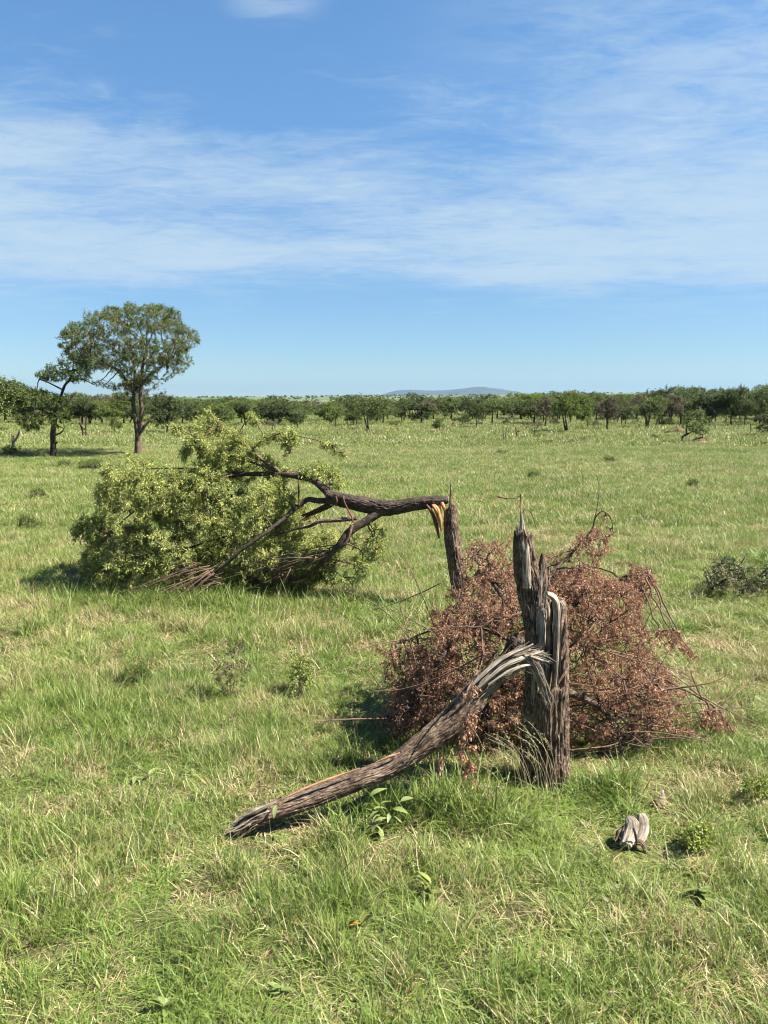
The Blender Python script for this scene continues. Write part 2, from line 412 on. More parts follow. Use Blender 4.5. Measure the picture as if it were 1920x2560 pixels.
M['leaf_pale'] = leaf_mat('wilting_pale_leaf', [(0, (.09, .12, .03)), (.35, (.25, .285, .075)), (.62, (.47, .485, .145)), (1, (.66, .63, .25))], .35, 1.0, 6.0)
M['leaf_dead'] = leaf_mat('dry_leaf', [(0, (.11, .055, .032)), (.4, (.265, .138, .078)), (.75, (.42, .235, .14)), (1, (.58, .41, .28))], .27, .5, 3.)
M['leaf_tree'] = leaf_mat('acacia_leaf', [(0, (.045, .065, .018)), (.4, (.08, .11, .028)), (.75, (.13, .16, .045)), (1, (.19, .21, .075))], .3, .6, .8)
M['leaf_bright'] = leaf_mat('bright_acacia_leaf', [(0, (.055, .085, .018)), (.4, (.10, .145, .028)), (.75, (.16, .205, .042)), (1, (.22, .25, .07))], .35, .5, .8)
M['leaf_brown'] = leaf_mat('brownish_leaf', [(0, (.07, .06, .033)), (.5, (.125, .11, .058)), (1, (.19, .17, .095))], .3, .5, .8)
M['leaf_olive'] = leaf_mat('olive_leaf', [(0, (.033, .048, .017)), (.5, (.062, .085, .026)), (1, (.11, .13, .045))], .3, .6, .8)
M['leaf_broad'] = leaf_mat('broad_leaf', [(0, (.09, .13, .035)), (.5, (.16, .20, .06)), (1, (.28, .31, .13))], .3, .3, 4., .5)
M['leaf_yellow'] = leaf_mat('yellow_leaf', [(0, (.12, .16, .03)), (.5, (.18, .22, .042)), (1, (.27, .28, .065))], .35, .3, 4.)
M['leaf_star'] = leaf_mat('star_leaf', [(0, (.06, .10, .02)), (.5, (.11, .155, .03)), (1, (.16, .18, .04))], .3, .3, 4., .5)
M['leaf_orange'] = leaf_mat('orange_leaf', [(0, (.25, .17, .025)), (.5, (.36, .20, .03)), (1, (.42, .28, .05))], .3, .3, 4., .5)
M['leaf_pink'] = leaf_mat('pink_leaf', [(0, (.35, .12, .10)), (1, (.5, .22, .18))], .3, .3, 4., .5)

def ground_mat():
    m, t = mat_new('ground_soil'); g = nn(t, 'ShaderNodeNewGeometry'); pos = g.outputs['Position']
    a = noise(t, pos, 3.0, 6, .65); b = noise(t, pos, 40.0, 4, .7); c_ = noise(t, mapped(t, pos, (.02, .05, 0)), 1.0, 4, .6)
    near = ramp(t, mth(t, 'ADD', mth(t, 'MULTIPLY', a, .6), mth(t, 'MULTIPLY', b, .4)), [(.3, (.035, .028, .016)), (.55, (.075, .075, .03)), (.75, (.15, .135, .07))])
    far = ramp(t, c_, [(.3, (.10, .125, .04)), (.55, (.145, .165, .058)), (.75, (.19, .185, .085))])
    sx = nn(t, 'ShaderNodeSeparateXYZ'); t.links.new(pos, sx.inputs[0])
    k = mrange(t, sx.outputs[1], 25, 70)
    col = mixc(t, k, near, far)
    slope = ramp(t, noise(t, pos, .006, 5, .6), [(.35, (.055, .075, .03)), (.6, (.10, .12, .055)), (.75, (.14, .14, .075))])
    col = mixc(t, mrange(t, sx.outputs[1], 150, 420), col, slope)
    pb = nn(t, 'ShaderNodeBsdfPrincipled'); t.links.new(col, pb.inputs['Base Color']); pb.inputs['Roughness'].default_value = .95; pb.inputs['Specular IOR Level'].default_value = .1
    bp = nn(t, 'ShaderNodeBump'); t.links.new(b, bp.inputs['Height']); bp.inputs['Strength'].default_value = .6; bp.inputs['Distance'].default_value = .03
    t.links.new(bp.outputs[0], pb.inputs['Normal'])
    o = nn(t, 'ShaderNodeOutputMaterial'); t.links.new(pb.outputs[0], o.inputs[0]); return m
def soil_mat():
    m, t = mat_new('termite_soil'); g = nn(t, 'ShaderNodeNewGeometry'); pos = g.outputs['Position']
    a = noise(t, pos, 4.0, 6, .7)
    col = ramp(t, a, [(.3, (.09, .035, .022)), (.55, (.18, .072, .043)), (.75, (.27, .125, .08))])
    pb = nn(t, 'ShaderNodeBsdfPrincipled'); t.links.new(col, pb.inputs['Base Color']); pb.inputs['Roughness'].default_value = .95
    o = nn(t, 'ShaderNodeOutputMaterial'); t.links.new(pb.outputs[0], o.inputs[0]); return m
def hill_mat():
    m, t = mat_new('hill_scrub'); g = nn(t, 'ShaderNodeNewGeometry'); pos = g.outputs['Position']
    a = noise(t, pos, .006, 6, .65)
    col = ramp(t, a, [(.35, (.022, .03, .02)), (.6, (.04, .048, .03)), (.75, (.065, .068, .042))])
    pb = nn(t, 'ShaderNodeBsdfPrincipled'); t.links.new(col, pb.inputs['Base Color']); pb.inputs['Roughness'].default_value = 1.
    o = nn(t, 'ShaderNodeOutputMaterial'); t.links.new(pb.outputs[0], o.inputs[0]); return m
M['ground'] = ground_mat(); M['soil'] = soil_mat(); M['hill'] = hill_mat()

# ------------------------------------------------------------------ ground sheet, hills
def build_ground():
    ys = np.concatenate([np.arange(-6, 20, .22), np.geomspace(20, 9800, 190)])
    us = np.linspace(-1, 1, 150)
    hw = 5.0 + 0.85 * np.abs(ys)
    X = us[None] * hw[:, None]; Y = ys[:, None] + 0 * X
    Z = gz(X, Y)
    Vv = np.stack([X, Y, Z], -1).reshape(-1, 3); n = len(us)
    i = np.arange(len(ys) - 1)[:, None] * n; j = np.arange(n - 1)[None]
    Q = np.stack([i + j, i + j + 1, i + n + j + 1, i + n + j], -1).reshape(-1, 4)
    mb = MB(); mb.add(Vv, Q); mb.obj('ground', M['ground'], kind='structure')
build_ground()
def ridge(name, D, prof, depth, mat, seed, rough):
    """a range of hills: profile of photo pixels, real height and depth"""
    pr = np.array(prof, float); px = np.linspace(pr[0, 0], pr[-1, 0], 260); py = np.interp(px, pr[:, 0], pr[:, 1])
    # smooth the profile a little, then add small knolls
    py = np.convolve(np.pad(py, 6, 'edge'), np.ones(13) / 13, 'valid') - rough * (fbm(np.stack([px * .05, 0 * px, 0 * px + seed], -1), 4) - .5)
    top = vP(px, py, np.full(260, D)); s = np.linspace(-1, 1, 41)
    hh = np.maximum(top[:, 2] - 10.0, 0)
    sh = np.cos(s * np.pi / 2) ** 1.3
    X = top[:, 0][:, None] * (D + s[None] * depth) / D; Y = D + s[None] * depth + 0 * X
    nzz = fbm(np.stack([X * .0022, Y * .0022, 0 * X + seed], -1), 4) - .5
    Z = 6.0 + hh[:, None] * sh[None] * (1 + .5 * nzz * (1 - sh[None])) + 4
    Vv = np.stack([X, Y, Z], -1).reshape(-1, 3); n = 41
    i = np.arange(259)[:, None] * n; j = np.arange(n - 1)[None]
    Q = np.stack([i + j, i + n + j, i + n + j + 1, i + j + 1], -1).reshape(-1, 4)
    mb = MB(); mb.add(Vv, Q); o = mb.obj(name, mat, kind='structure'); return o
ridge('hills', 8200, [(925, 1003), (940, 994), (957, 985), (985, 977), (1030, 974), (1080, 976), (1110, 976), (1150, 972), (1180, 968), (1200, 966), (1225, 969), (1250, 972), (1272, 977), (1290, 978), (1305, 981), (1325, 996), (1340, 1003)], 900, M['hill'], 3, 2.5)
ridge('far_hills', 9200, [(330, 1006), (400, 1003), (470, 1001), (500, 1000), (540, 1000), (580, 1003), (610, 1000), (660, 998), (720, 1001), (800, 1006)], 500, M['hill'], 8, 1.2)

# ------------------------------------------------------------------ far wooded slope (reads as one mass)
def far_wood():
    rng = np.random.default_rng(5); mb = MB()
    n = 2600
    Y = np.exp(rng.uniform(np.log(450), np.log(3100), n)); X = rng.uniform(-.62, .62, n) * Y
    k = fbm(np.stack([X * .004, Y * .0022, 0 * X + 2], -1), 3) > .47
    k |= Y > 2600
    X, Y = X[k], Y[k]; Z = gz(X, Y)
    th = np.arange(7) * 2 * np.pi / 7
    lat = [(-.1, .35), (.12, .95), (.5, 1.0), (.85, .6), (1.0, .12)]
    for x, y, z in zip(X, Y, Z):
        h = rng.uniform(2.6, 5.5); wd = h * rng.uniform(.5, .85); V = []
        for (hz, hr) in lat:
            rr = wd * hr * rng.uniform(.7, 1.2, 7)
            V.append(np.stack([x + rr * np.cos(th), y + rr * np.sin(th), z + h * .3 + h * .7 * hz + rng.normal(0, .12, 7) * h * .5], -1))
        V = np.concatenate(V); i = np.arange(4)[:, None] * 7; j = np.arange(7)[None]; j2 = (j + 1) % 7
        Q = np.stack([i + j, i + j2, i + 7 + j2, i + 7 + j], -1).reshape(-1, 4); mb.add(V, Q)
        tube(mb, np.array([[x, y, z - .3], [x, y, z + h * .4]]), h * .05, 3, False)
    mb.obj('distant_woodland', M['leaf_olive'], smooth=False, kind='stuff')
far_wood()

# ------------------------------------------------------------------ grass
PROTO = bpy.data.collections.new('grass_kinds')
def blades(rng, n, radius, L, Ls, Wd, lean, curl, nseg=3):
    a = rng.uniform(0, 2 * np.pi, n); rr = radius * np.sqrt(rng.uniform(0, 1, n))
    B = np.stack([rr * np.cos(a), rr * np.sin(a), np.full(n, -.015)], -1)
    ph = rng.uniform(0, 2 * np.pi, n); ln = np.clip(rng.normal(L, Ls, n), L * .3, L * 2.2)
    th0 = np.abs(rng.normal(0, lean, n)); kp = rng.normal(curl, curl * .6, n)
    d = np.stack([np.cos(ph), np.sin(ph), 0 * ph], -1); tw = rng.normal(0, .6, n)
    sd = np.stack([-np.sin(ph + tw), np.cos(ph + tw), 0 * ph], -1)
    pts = [B]; p = B.copy()
    for k in range(nseg):
        th = th0 + kp * (k + .5) / nseg
        p = p + (ln / nseg)[:, None] * (np.sin(th)[:, None] * d + np.cos(th)[:, None] * V3(0, 0, 1)); pts.append(p.copy())
    w0 = Wd * rng.uniform(.6, 1.35, n)
    V = []
    prof = [.75, 1.0, .7, .45][:nseg] if nseg <= 4 else np.linspace(1, .4, nseg)
    for k in range(nseg):
        V += [pts[k] - sd * (w0 * prof[k] / 2)[:, None], pts[k] + sd * (w0 * prof[k] / 2)[:, None]]
    V.append(pts[-1]); m = 2 * nseg + 1
    V = np.stack(V, 1).reshape(-1, 3); base = np.arange(n)[:, None] * m
    Q = np.concatenate([(base + np.array([2 * k, 2 * k + 1, 2 * k + 3, 2 * k + 2])[None]) for k in range(nseg - 1)])
    T = base + np.array([2 * nseg - 2, 2 * nseg - 1, 2 * nseg])[None]
    return V, Q, T
def proto(name, mat, parts):
    mb = MB()
    for V, Q, T in parts: mb.add(V, Q, T)
    o = bpy.data.objects.new(name, mb.mesh(name, mat)); PROTO.objects.link(o); return o
KIND = {}
order = []
def reg(kind, name, mat, parts): 
    order.append(name); KIND.setdefault(kind, []).append(name); proto(name, mat, parts)
g = np.random.default_rng(11)
for k in range(8):
    reg('turf', f'a_turf_{k}', M['grass'], [blades(g, 34, .085, .11, .04, .0037, .65, 1.2), blades(g, 30, .09, .065, .025, .0046, 1.1, 1.3)])
for k in range(4):
    reg('tall', f'b_tall_{k}', M['grass'], [blades(g, 24, .06, .20, .05, .0036, .22, .8, 4), blades(g, 14, .07, .12, .04, .004, .6, .8)])
for k in range(4):
    reg('lush', f'c_lush_{k}', M['grass_lush'], [blades(g, 26, .07, .19, .05, .0056, .35, 1.05, 4), blades(g, 14, .08, .11, .03, .005, .6, .8)])
for k in range(4):
    reg('thatch', f'd_thatch_{k}', M['thatch'], [blades(g, 30, .11, .075, .03, .0032, 1.2, .7), blades(g, 10, .1, .05, .02, .006, 1.0, 1.4)])
for k in range(5):
    reg('mid', f'e_mid_{k}', M['grass'], [blades(g, 130, .27, .13, .04, .0075, .4, .8), blades(g, 50, .28, .08, .03, .009, .9, .6)])
for k in range(4):
    reg('far', f'f_far_{k}', M['grass_far'], [blades(g, 150, .75, .15, .05, .020, .45, .7, 2), blades(g, 50, .75, .12, .04, .026, .8, .6, 2)])
def seed_stalks(rng, n, radius, h, thick, hs):
    out_ = []
    V, Q, T = blades(rng, n, radius, h, h * .2, thick, .18, .35, 4); out_.append((V, Q, T))
    tips = V.reshape(n, 9, 3)[:, 8]; mb = MB()
    leaves(mb, np.repeat(tips, 5, 0) + rng.normal(size=(n * 5, 3)) * np.array([.25, .25, .7]) * hs, rng.normal(size=(n * 5, 3)) * .5 + V3(0, 0, 1), hs * .7, hs * .18, rng)
    out_.append((np.concatenate(mb.V), np.zeros((0, 4), int), np.concatenate(mb.T))); return out_
for k in range(3): reg('seed', f'g_seed_{k}', M['seed'], seed_stalks(g, 4, .12, .25, .0016, .022))
for k in range(3): reg('seedfar', f'h_seedfar_{k}', M['seed'], seed_stalks(g, 12, .6, .30, .005, .06))
order_sorted = sorted(order); IDX = {n: i for i, n in enumerate(order_sorted)}

def gn_scatter():
    ng = bpy.data.node_groups.new('scatter_grass', 'GeometryNodeTree')
    ng.interface.new_socket('Geometry', in_out='INPUT', socket_type='NodeSocketGeometry')
    ng.interface.new_socket('Geometry', in_out='OUTPUT', socket_type='NodeSocketGeometry')
    gi = ng.nodes.new('NodeGroupInput'); go = ng.nodes.new('NodeGroupOutput')
    ci = ng.nodes.new('GeometryNodeCollectionInfo'); ci.inputs['Collection'].default_value = PROTO
    ci.inputs['Separate Children'].default_value = True; ci.inputs['Reset Children'].default_value = True
    ip = ng.nodes.new('GeometryNodeInstanceOnPoints'); ip.inputs['Pick Instance'].default_value = True
    def na(nm, ty):
        n = ng.nodes.new('GeometryNodeInputNamedAttribute'); n.data_type = ty; n.inputs['Name'].default_value = nm; return n.outputs['Attribute']
    ng.links.new(gi.outputs[0], ip.inputs['Points']); ng.links.new(ci.outputs[0], ip.inputs['Instance'])
    ng.links.new(na('kind_index', 'INT'), ip.inputs['Instance Index'])
    er = ng.nodes.new('FunctionNodeEulerToRotation'); ng.links.new(na('turn', 'FLOAT_VECTOR'), er.inputs[0])
    ng.links.new(er.outputs[0], ip.inputs['Rotation']); ng.links.new(na('size', 'FLOAT_VECTOR'), ip.inputs['Scale'])
    ng.links.new(ip.outputs[0], go.inputs[0]); return ng
NG = gn_scatter()
def scatter(name, label, pts, idx, size, rng):
    me = bpy.data.meshes.new(name); n = len(pts)
    me.vertices.add(n); me.vertices.foreach_set('co', np.asarray(pts, np.float32).ravel())
    a = me.attributes.new('kind_index', 'INT', 'POINT'); a.data.foreach_set('value', np.asarray(idx, np.int32))
    a = me.attributes.new('turn', 'FLOAT_VECTOR', 'POINT')
    tr = np.stack([rng.normal(0, .12, n), rng.normal(0, .12, n), rng.uniform(0, 6.283, n)], -1); a.data.foreach_set('vector', tr.astype(np.float32).ravel())
    a = me.attributes.new('size', 'FLOAT_VECTOR', 'POINT'); a.data.foreach_set('vector', np.asarray(size, np.float32).ravel())
    o = bpy.data.objects.new(name, me); COL.objects.link(o); o['kind'] = 'stuff'; o['label'] = label
    md = o.modifiers.new('scatter', 'NODES'); md.node_group = NG; return o
def wedge(rng, y0, y1, dens, marg):
    A = 0.52 * (y1 ** 2 - y0 ** 2) + 2 * marg * (y1 - y0); n = int(A * dens)
    Y = rng.uniform(y0, y1, n * 3); hw = .52 * Y + marg
    k = rng.uniform(0, .52 * y1 + marg, n * 3) < hw; Y = Y[k][:n]
    X = rng.uniform(-1, 1, len(Y)) * (.52 * Y + marg); return X, Y
STUMP = G(1360, 1985); LOG0 = G(640, 2070)
def lushness(X, Y):
    """where the sward stands taller and greener"""
    b = fbm(np.stack([X * .9, Y * .9, 0 * X + 31], -1), 3)
    def blob(c, r, a): return a * np.exp(-(((X - c[0]) / r[0]) ** 2 + ((Y - c[1]) / r[1]) ** 2))
    s = blob((STUMP[0] - .35, STUMP[1] - .18), (.75, .26), .75) + blob((STUMP[0] + .35, STUMP[1] - .05), (.4, .25), .6)
    s += blob((-.2, 5.1), (.8, .7), .18) + blob((-1.6, 9.1), (2.2, .5), .12) + blob((.5, 8.2), (1.2, .9), .25)
    return b + s
PLANTS = [(944, 2086, .16), (1746, 2240, .11), (902, 2322, .09), (412, 2535, .07), (1076, 2238, .1), (348, 1955, .14), (480, 1945, .1), (700, 2490, .05), (690, 2066, .09),
          (1746, 2128, .14), (750, 1738, .13), (570, 1748, .16), (336, 1708, .16), (1890, 2000, .12), (1592, 2130, .17), (1575, 2085, .13), (1648, 2024, .12), (1880, 1770, .14)]
PLANTS += [(1340, 1995, .20), (1385, 1995, .20), (710, 2060, .12)]
PXY = [(*G(a, b)[:2], r) for a, b, r in PLANTS]
def clear_of(X, Y):
    """the grass is thinner where a broad plant or a log lies in it"""
    k = np.ones_like(X)
    for x, y, r in PXY: k = np.minimum(k, .22 + .78 * sstep(np.hypot((X - x) / r, (Y - y + r * .5) / (r * 1.5)), .5, 1.15))
    return k
def kinds_for(rng, names): return np.array([IDX[n] for n in names])[rng.integers(0, len(names), 1)]
def build_grass():
    rng = np.random.default_rng(77)
    def pick(kind, n): return np.array([IDX[q] for q in KIND[kind]])[rng.integers(0, len(KIND[kind]), n)]
    P_, I_, S_ = [], [], []
    def put(X, Y, idx, sc, zs=None):
        P_.append(np.stack([X, Y, gz(X, Y)], -1)); I_.append(idx)
        zs = sc if zs is None else zs; S_.append(np.stack([sc, sc, zs], -1))
    for (y0, y1, dn, mg) in ((1.3, 6.5, 500, 1.0), (6.5, 14.5, 260, 1.0)):
        X, Y = wedge(rng, y0, y1, dn, mg); n = len(X); lu = lushness(X, Y)
        u = rng.uniform(0, 1, n); kx = pick('turf', n)
        th = pick('thatch', n); tl = pick('tall', n); ls = pick('lush', n)
        dn_ = fbm(np.stack([X * 1.5, Y * 1.1, 0 * X + 57], -1), 3)
        kx = np.where(u < .22 + 2.2 * (dn_ - .5) - .35 * (lu - .5), th, kx)
        kx = np.where((u > .94 - .35 * (lu - .5)), tl, kx)
        kx = np.where((lu > .80) & (u > .45), ls, kx)
        ts = fbm(np.stack([X * 4.2, Y * 3.6, 0 * X + 71], -1), 3); sc = rng.uniform(.7, 1.2, n) * (1.0 if y0 < 3 else 1.25); hz = sc * (.33 + .58 * np.clip(lu - .1, .05, 1.15))
        hz = hz * clear_of(X, Y) * (.45 + 1.1 * sstep(ts, .3, .68))
        keep = (ts > .43) | (rng.uniform(0, 1, n) < .42); put(X[keep], Y[keep], kx[keep], sc[keep], hz[keep])
    X, Y = wedge(rng, 14.5, 42, 46, 1.5); n = len(X); lu = lushness(X * .6, Y * .6)
    put(X, Y, np.where(rng.uniform(0, 1, n) < sstep(Y, 22, 40), pick('mid', n), pick('mid', n)), rng.uniform(.8, 1.3, n), rng.uniform(.7, 1.2, n) * (.6 + .6 * lu))
    X, Y = wedge(rng, 38, 140, 3.2, 3); n = len(X)
    put(X, Y, pick('far', n), rng.uniform(.8, 1.4, n), rng.uniform(.7, 1.3, n))
    scatter('grass', 'green and straw coloured savanna grass covering the plain', np.concatenate(P_), np.concatenate(I_), np.concatenate(S_), rng)
    P_, I_, S_ = [], [], []
    X, Y = wedge(rng, 2.0, 18, 3, 1.0); n = len(X); k = fbm(np.stack([X * .5, Y * .5, 0 * X + 4], -1), 2) > .45; X, Y = X[k], Y[k]
    s_ = rng.uniform(.6, 1.15, len(X)); put(X, Y, pick('seed', len(X)), s_)
    X, Y = wedge(rng, 16, 60, .45, 2); n = len(X); k = fbm(np.stack([X * .07, Y * .12, 0 * X + 14], -1), 3) > .46; X, Y = X[k], Y[k]
    put(X, Y, pick('seedfar', len(X)), rng.uniform(.7, 1.2, len(X)))
    scatter('seeding_grass', 'pale seed heads standing above the grass', np.concatenate(P_), np.concatenate(I_), np.concatenate(S_), rng)
build_grass()
# ------------------------------------------------------------------ near broken trunk
def dpx(p, Y): return p * Y / F * 1.0        # width in metres of p photo pixels at distance Y
def path_px(pts):                            # (px, py, Y)
    return np.array([P(*q) for q in pts])
def build_stump():
    Yc = 4.58; org = P(1360, 1985, Yc); org[2] = gz(org[0], org[1])
    t = thing('broken_tree', 'grey snapped stump with jagged top, its bent trunk still hinged and resting on the grass', 'broken tree', org)
    def W(p): return dpx(p, 4.75) / 2
    loc = lambda mb, n, m, **k: mb.obj(n, m, t, origin=org, **k)
    # standing base; the side towards us is torn out lower than the back
    def base_top(th):
        front = sstep(np.cos(th - .15), .45, .85)                  # th = 0 faces the camera, 90 degrees the right
        nz_ = vnoise(np.stack([np.cos(th) * 6 + 2, np.sin(th) * 6, 0 * th], -1))
        return .985 - .36 * front - .07 * sstep(-np.sin(th), .2, .9) - .05 * nz_
    mb = MB()
    bark_tube(mb, path_px([(1360, 2015, Yc), (1360, 1975, Yc), (1361, 1900, Yc), (1363, 1800, Yc), (1366, 1720, Yc), (1366, 1640, Yc), (1365, 1560, Yc), (1363, 1490, Yc)]),
              [W(142), W(124), W(113), W(108), W(100), W(97), W(97), W(96)], 190, 240, .17, 9.5, 7.0, 3, jag_fun=base_top, sink=.42, lump=.07)
    loc(mb, 'stump_base', M['bark'])
    mb = MB()
    bark_tube(mb, path_px([(1348, 1720, 4.62), (1346, 1640, 4.62), (1341, 1560, 4.62), (1327, 1480, 4.62), (1313, 1410, 4.62), (1307, 1350, 4.61), (1305, 1300, 4.61)]),
              [W(52), W(58), W(60), W(60), W(56), W(44), W(34)], 140, 220, .20, 7.5, 9.0, 9, jag=.16, jag_f=2.2, sink=.05, lump=.1)
    sp = loc(mb, 'spire', M['bark'])
    mb = MB()
    bark_tube(mb, path_px([(1307, 1390, 4.585), (1306, 1345, 4.59), (1305, 1318, 4.60), (1303, 1276, 4.60)]), [W(28), W(24), W(13), W(3)], 40, 60, .2, 3, 6, 21)
    loc(mb, 'top_splinter', M['wood_grey'])
    mb = MB()
    bark_tube(mb, path_px([(1318, 1470, 4.56), (1316, 1400, 4.56), (1318, 1345, 4.58)]), [W(20), W(17), W(6)], 40, 60, .25, 3, 6, 23, jag=.1)
    loc(mb, 'splinter', M['wood_grey'])
    mb = MB()
    bark_tube(mb, path_px([(1352, 1570, 4.62), (1354, 1470, 4.62), (1356, 1415, 4.62), (1357, 1374, 4.63)]), [W(34), W(28), W(20), W(4)], 56, 90, .24, 3.2, 6, 27, jag=.15)
    loc(mb, 'splinter', M['bark'])
    # right-hand slab with its curled grey lip
    mb = MB()
    bark_tube(mb, path_px([(1396, 1780, 4.585), (1398, 1650, 4.59), (1399, 1570, 4.60), (1402, 1492, 4.60)]), [W(38), W(33), W(30), W(24)], 84, 150, .16, 4.2, 3.0, 31, jag=.07, jag_f=3, squash=(1.5, .95), lump=.05)
    loc(mb, 'bark_slab', M['wood_grey'])
    mb = MB()
    bark_tube(mb, path_px([(1383, 1745, 4.50), (1389, 1650, 4.50), (1392, 1560, 4.50), (1391, 1516, 4.50), (1384, 1494, 4.49), (1368, 1483, 4.49)]),
              [W(13), W(17), W(19), W(21), W(20), W(12)], 48, 130, .10, 2.4, 2.4, 35, squash=(1.5, .8), lump=.04)
    loc(mb, 'curled_lip', M['wood_grey'])
    for k, (pts, ws) in enumerate([
        ([(1347, 1765, 4.52), (1351, 1650, 4.54), (1353, 1570, 4.55), (1352, 1500, 4.56)], [15, 19, 20, 9]),
        ([(1364, 1730, 4.55), (1368, 1620, 4.57), (1370, 1540, 4.58), (1368, 1500, 4.58)], [11, 14, 13, 4]),
        ([(1333, 1760, 4.50), (1336, 1660, 4.52), (1340, 1600, 4.545)], [12, 12, 3])]):
        mb = MB(); bark_tube(mb, path_px(pts), [W(a) for a in ws], 36, 80, .25, 2.6, 5, 41 + k, jag=.08); loc(mb, 'inner_wood', M['wood_grey'])
    # the fallen trunk, hinged at the break
    L = [(585, 2084, 3.98), (628, 2052, 4.0), (699, 2022, 4.04), (803, 1986, 4.10), (898, 1949, 4.16), (978, 1916, 4.21), (1057, 1860, 4.26), (1137, 1797, 4.31), (1180, 1748, 4.34), (1216, 1708, 4.36), (1262, 1667, 4.38), (1300, 1645, 4.40), (1345, 1632, 4.43)]
    def WL(p): return dpx(p, 4.4) / 2
    mb = MB()
    bark_tube(mb, path_px(L[::-1])[::-1] if False else path_px(L), [WL(22), WL(38), WL(46), WL(45), WL(46), WL(48), WL(57), WL(70), WL(70), WL(60), WL(52), WL(42), WL(24)],
              124, 420, .15, 8.5, 13.0, 51, lump=.05, jag=.03)
    log = loc(mb, 'fallen_trunk', M['bark'])
    # bleached torn wood along the upper end
    for k, (pts, ws) in enumerate([
        ([(1165, 1730, 4.255), (1205, 1688, 4.27), (1262, 1643, 4.31), (1310, 1622, 4.35), (1338, 1607, 4.38)], [5, 9, 9, 6, 2]),
        ([(1190, 1725, 4.23), (1250, 1672, 4.26), (1300, 1648, 4.30), (1340, 1634, 4.36), (1356, 1630, 4.4)], [5, 9, 10, 6, 2]),
        ([(1220, 1712, 4.25), (1270, 1680, 4.27), (1312, 1664, 4.30), (1338, 1664, 4.33)], [4, 8, 7, 3]),
        ([(1325, 1640, 4.30), (1352, 1650, 4.33), (1373, 1655, 4.38)], [7, 6, 2]),
        ([(1310, 1640, 4.31), (1340, 1634, 4.33), (1360, 1626, 4.36)], [9, 7, 2]),
        ([(1318, 1652, 4.32), (1338, 1668, 4.32), (1355, 1705, 4.33), (1368, 1740, 4.35), (1379, 1772, 4.40)], [7, 7, 6, 4, 2]),
        ([(1312, 1660, 4.34), (1330, 1676, 4.33), (1346, 1710, 4.34), (1366, 1762, 4.40)], [8, 8, 6, 4])]):
        mb = MB(); bark_tube(mb, path_px(pts), [WL(a) for a in ws], 36, 90, .28, 2.6, 7, 61 + k, jag=.06, jag_f=2.5); loc(mb, 'torn_splinter', M['wood_grey'])
    def fibres(pts, width, n, lo, hi, r, seed):
        rng = np.random.default_rng(seed); c = catmull(path_px(pts), 60); T_f, N_f, B_f = frames(c); mb = MB(); hw = dpx(width, 4.4) / 2
        for k in range(n):
            a = rng.uniform(0, .55); b = min(1., a + rng.uniform(lo, hi)); u = np.linspace(a, b, 10); i = np.minimum((u * 59).astype(int), 59)
            th = rng.uniform(0, 6.283); q = hw * rng.uniform(.75, 1.05)
            off = q * (math.cos(th) * N_f[i] + math.sin(th) * B_f[i]); stray = np.linspace(0, 1, 10)[:, None] ** 3 * rng.normal(size=3) * hw * .4
            tube(mb, c[i] + off + stray, np.linspace(r, r * .15, 10) * rng.uniform(.5, 1.4), 4)
        o = loc(mb, 'torn_fibres', M['wood_grey']); o['kind'] = 'stuff'
    fibres([(700, 2022, 4.03), (640, 2046, 4.0), (600, 2070, 3.98), (560, 2092, 3.96)], 40, 46, .3, .6, .004, 90)
    fibres([(1170, 1752, 4.30), (1225, 1697, 4.33), (1262, 1667, 4.35), (1300, 1645, 4.38), (1350, 1628, 4.42)], 52, 190, .2, .5, .0026, 91)
    fibres([(1290, 1645, 4.33), (1318, 1645, 4.33), (1338, 1662, 4.33), (1354, 1700, 4.34), (1368, 1740, 4.36), (1380, 1775, 4.42)], 22, 80, .25, .6, .0026, 92)
    fibres([(1270, 1655, 4.33), (1320, 1640, 4.34), (1350, 1640, 4.36), (1374, 1652, 4.38)], 26, 40, .3, .6, .0028, 93)
    fibres([(1342, 1600, 4.56), (1345, 1520, 4.58), (1350, 1450, 4.60), (1352, 1395, 4.60)], 46, 40, .2, .5, .004, 94)
    fibres([(1310, 1440, 4.60), (1306, 1380, 4.60), (1304, 1330, 4.60), (1303, 1290, 4.60)], 30, 40, .25, .5, .0034, 95)
    # long strips where bark has been rubbed off
    for k, (pts, ws) in enumerate([
        ([(700, 2000, 3.99), (770, 1968, 4.03), (830, 1945, 4.07), (900, 1920, 4.11)], [2, 6, 5, 2]),
        ([(940, 1905, 4.145), (975, 1891, 4.16), (1000, 1882, 4.18)], [2, 6, 2]),
        ([(610, 2040, 3.965), (640, 2027, 3.975), (690, 2006, 3.99)], [5, 14, 5])]):
        mb = MB(); bark_tube(mb, path_px(pts), [WL(a) for a in ws], 24, 50, .3, 2.4, 14, 71 + k); loc(mb, 'bare_wood_strip', M['wood_tan'] if k < 2 else M['wood_grey'])
    mb = MB()
    bark_tube(mb, path_px([(600, 2046, 3.99), (640, 2026, 4.0), (668, 2018, 4.01)]), [WL(4), WL(8), WL(3)], 20, 30, .3, 3, 9, 77); loc(mb, 'bark_flake', M['bark_dark'])
    return t
build_stump()

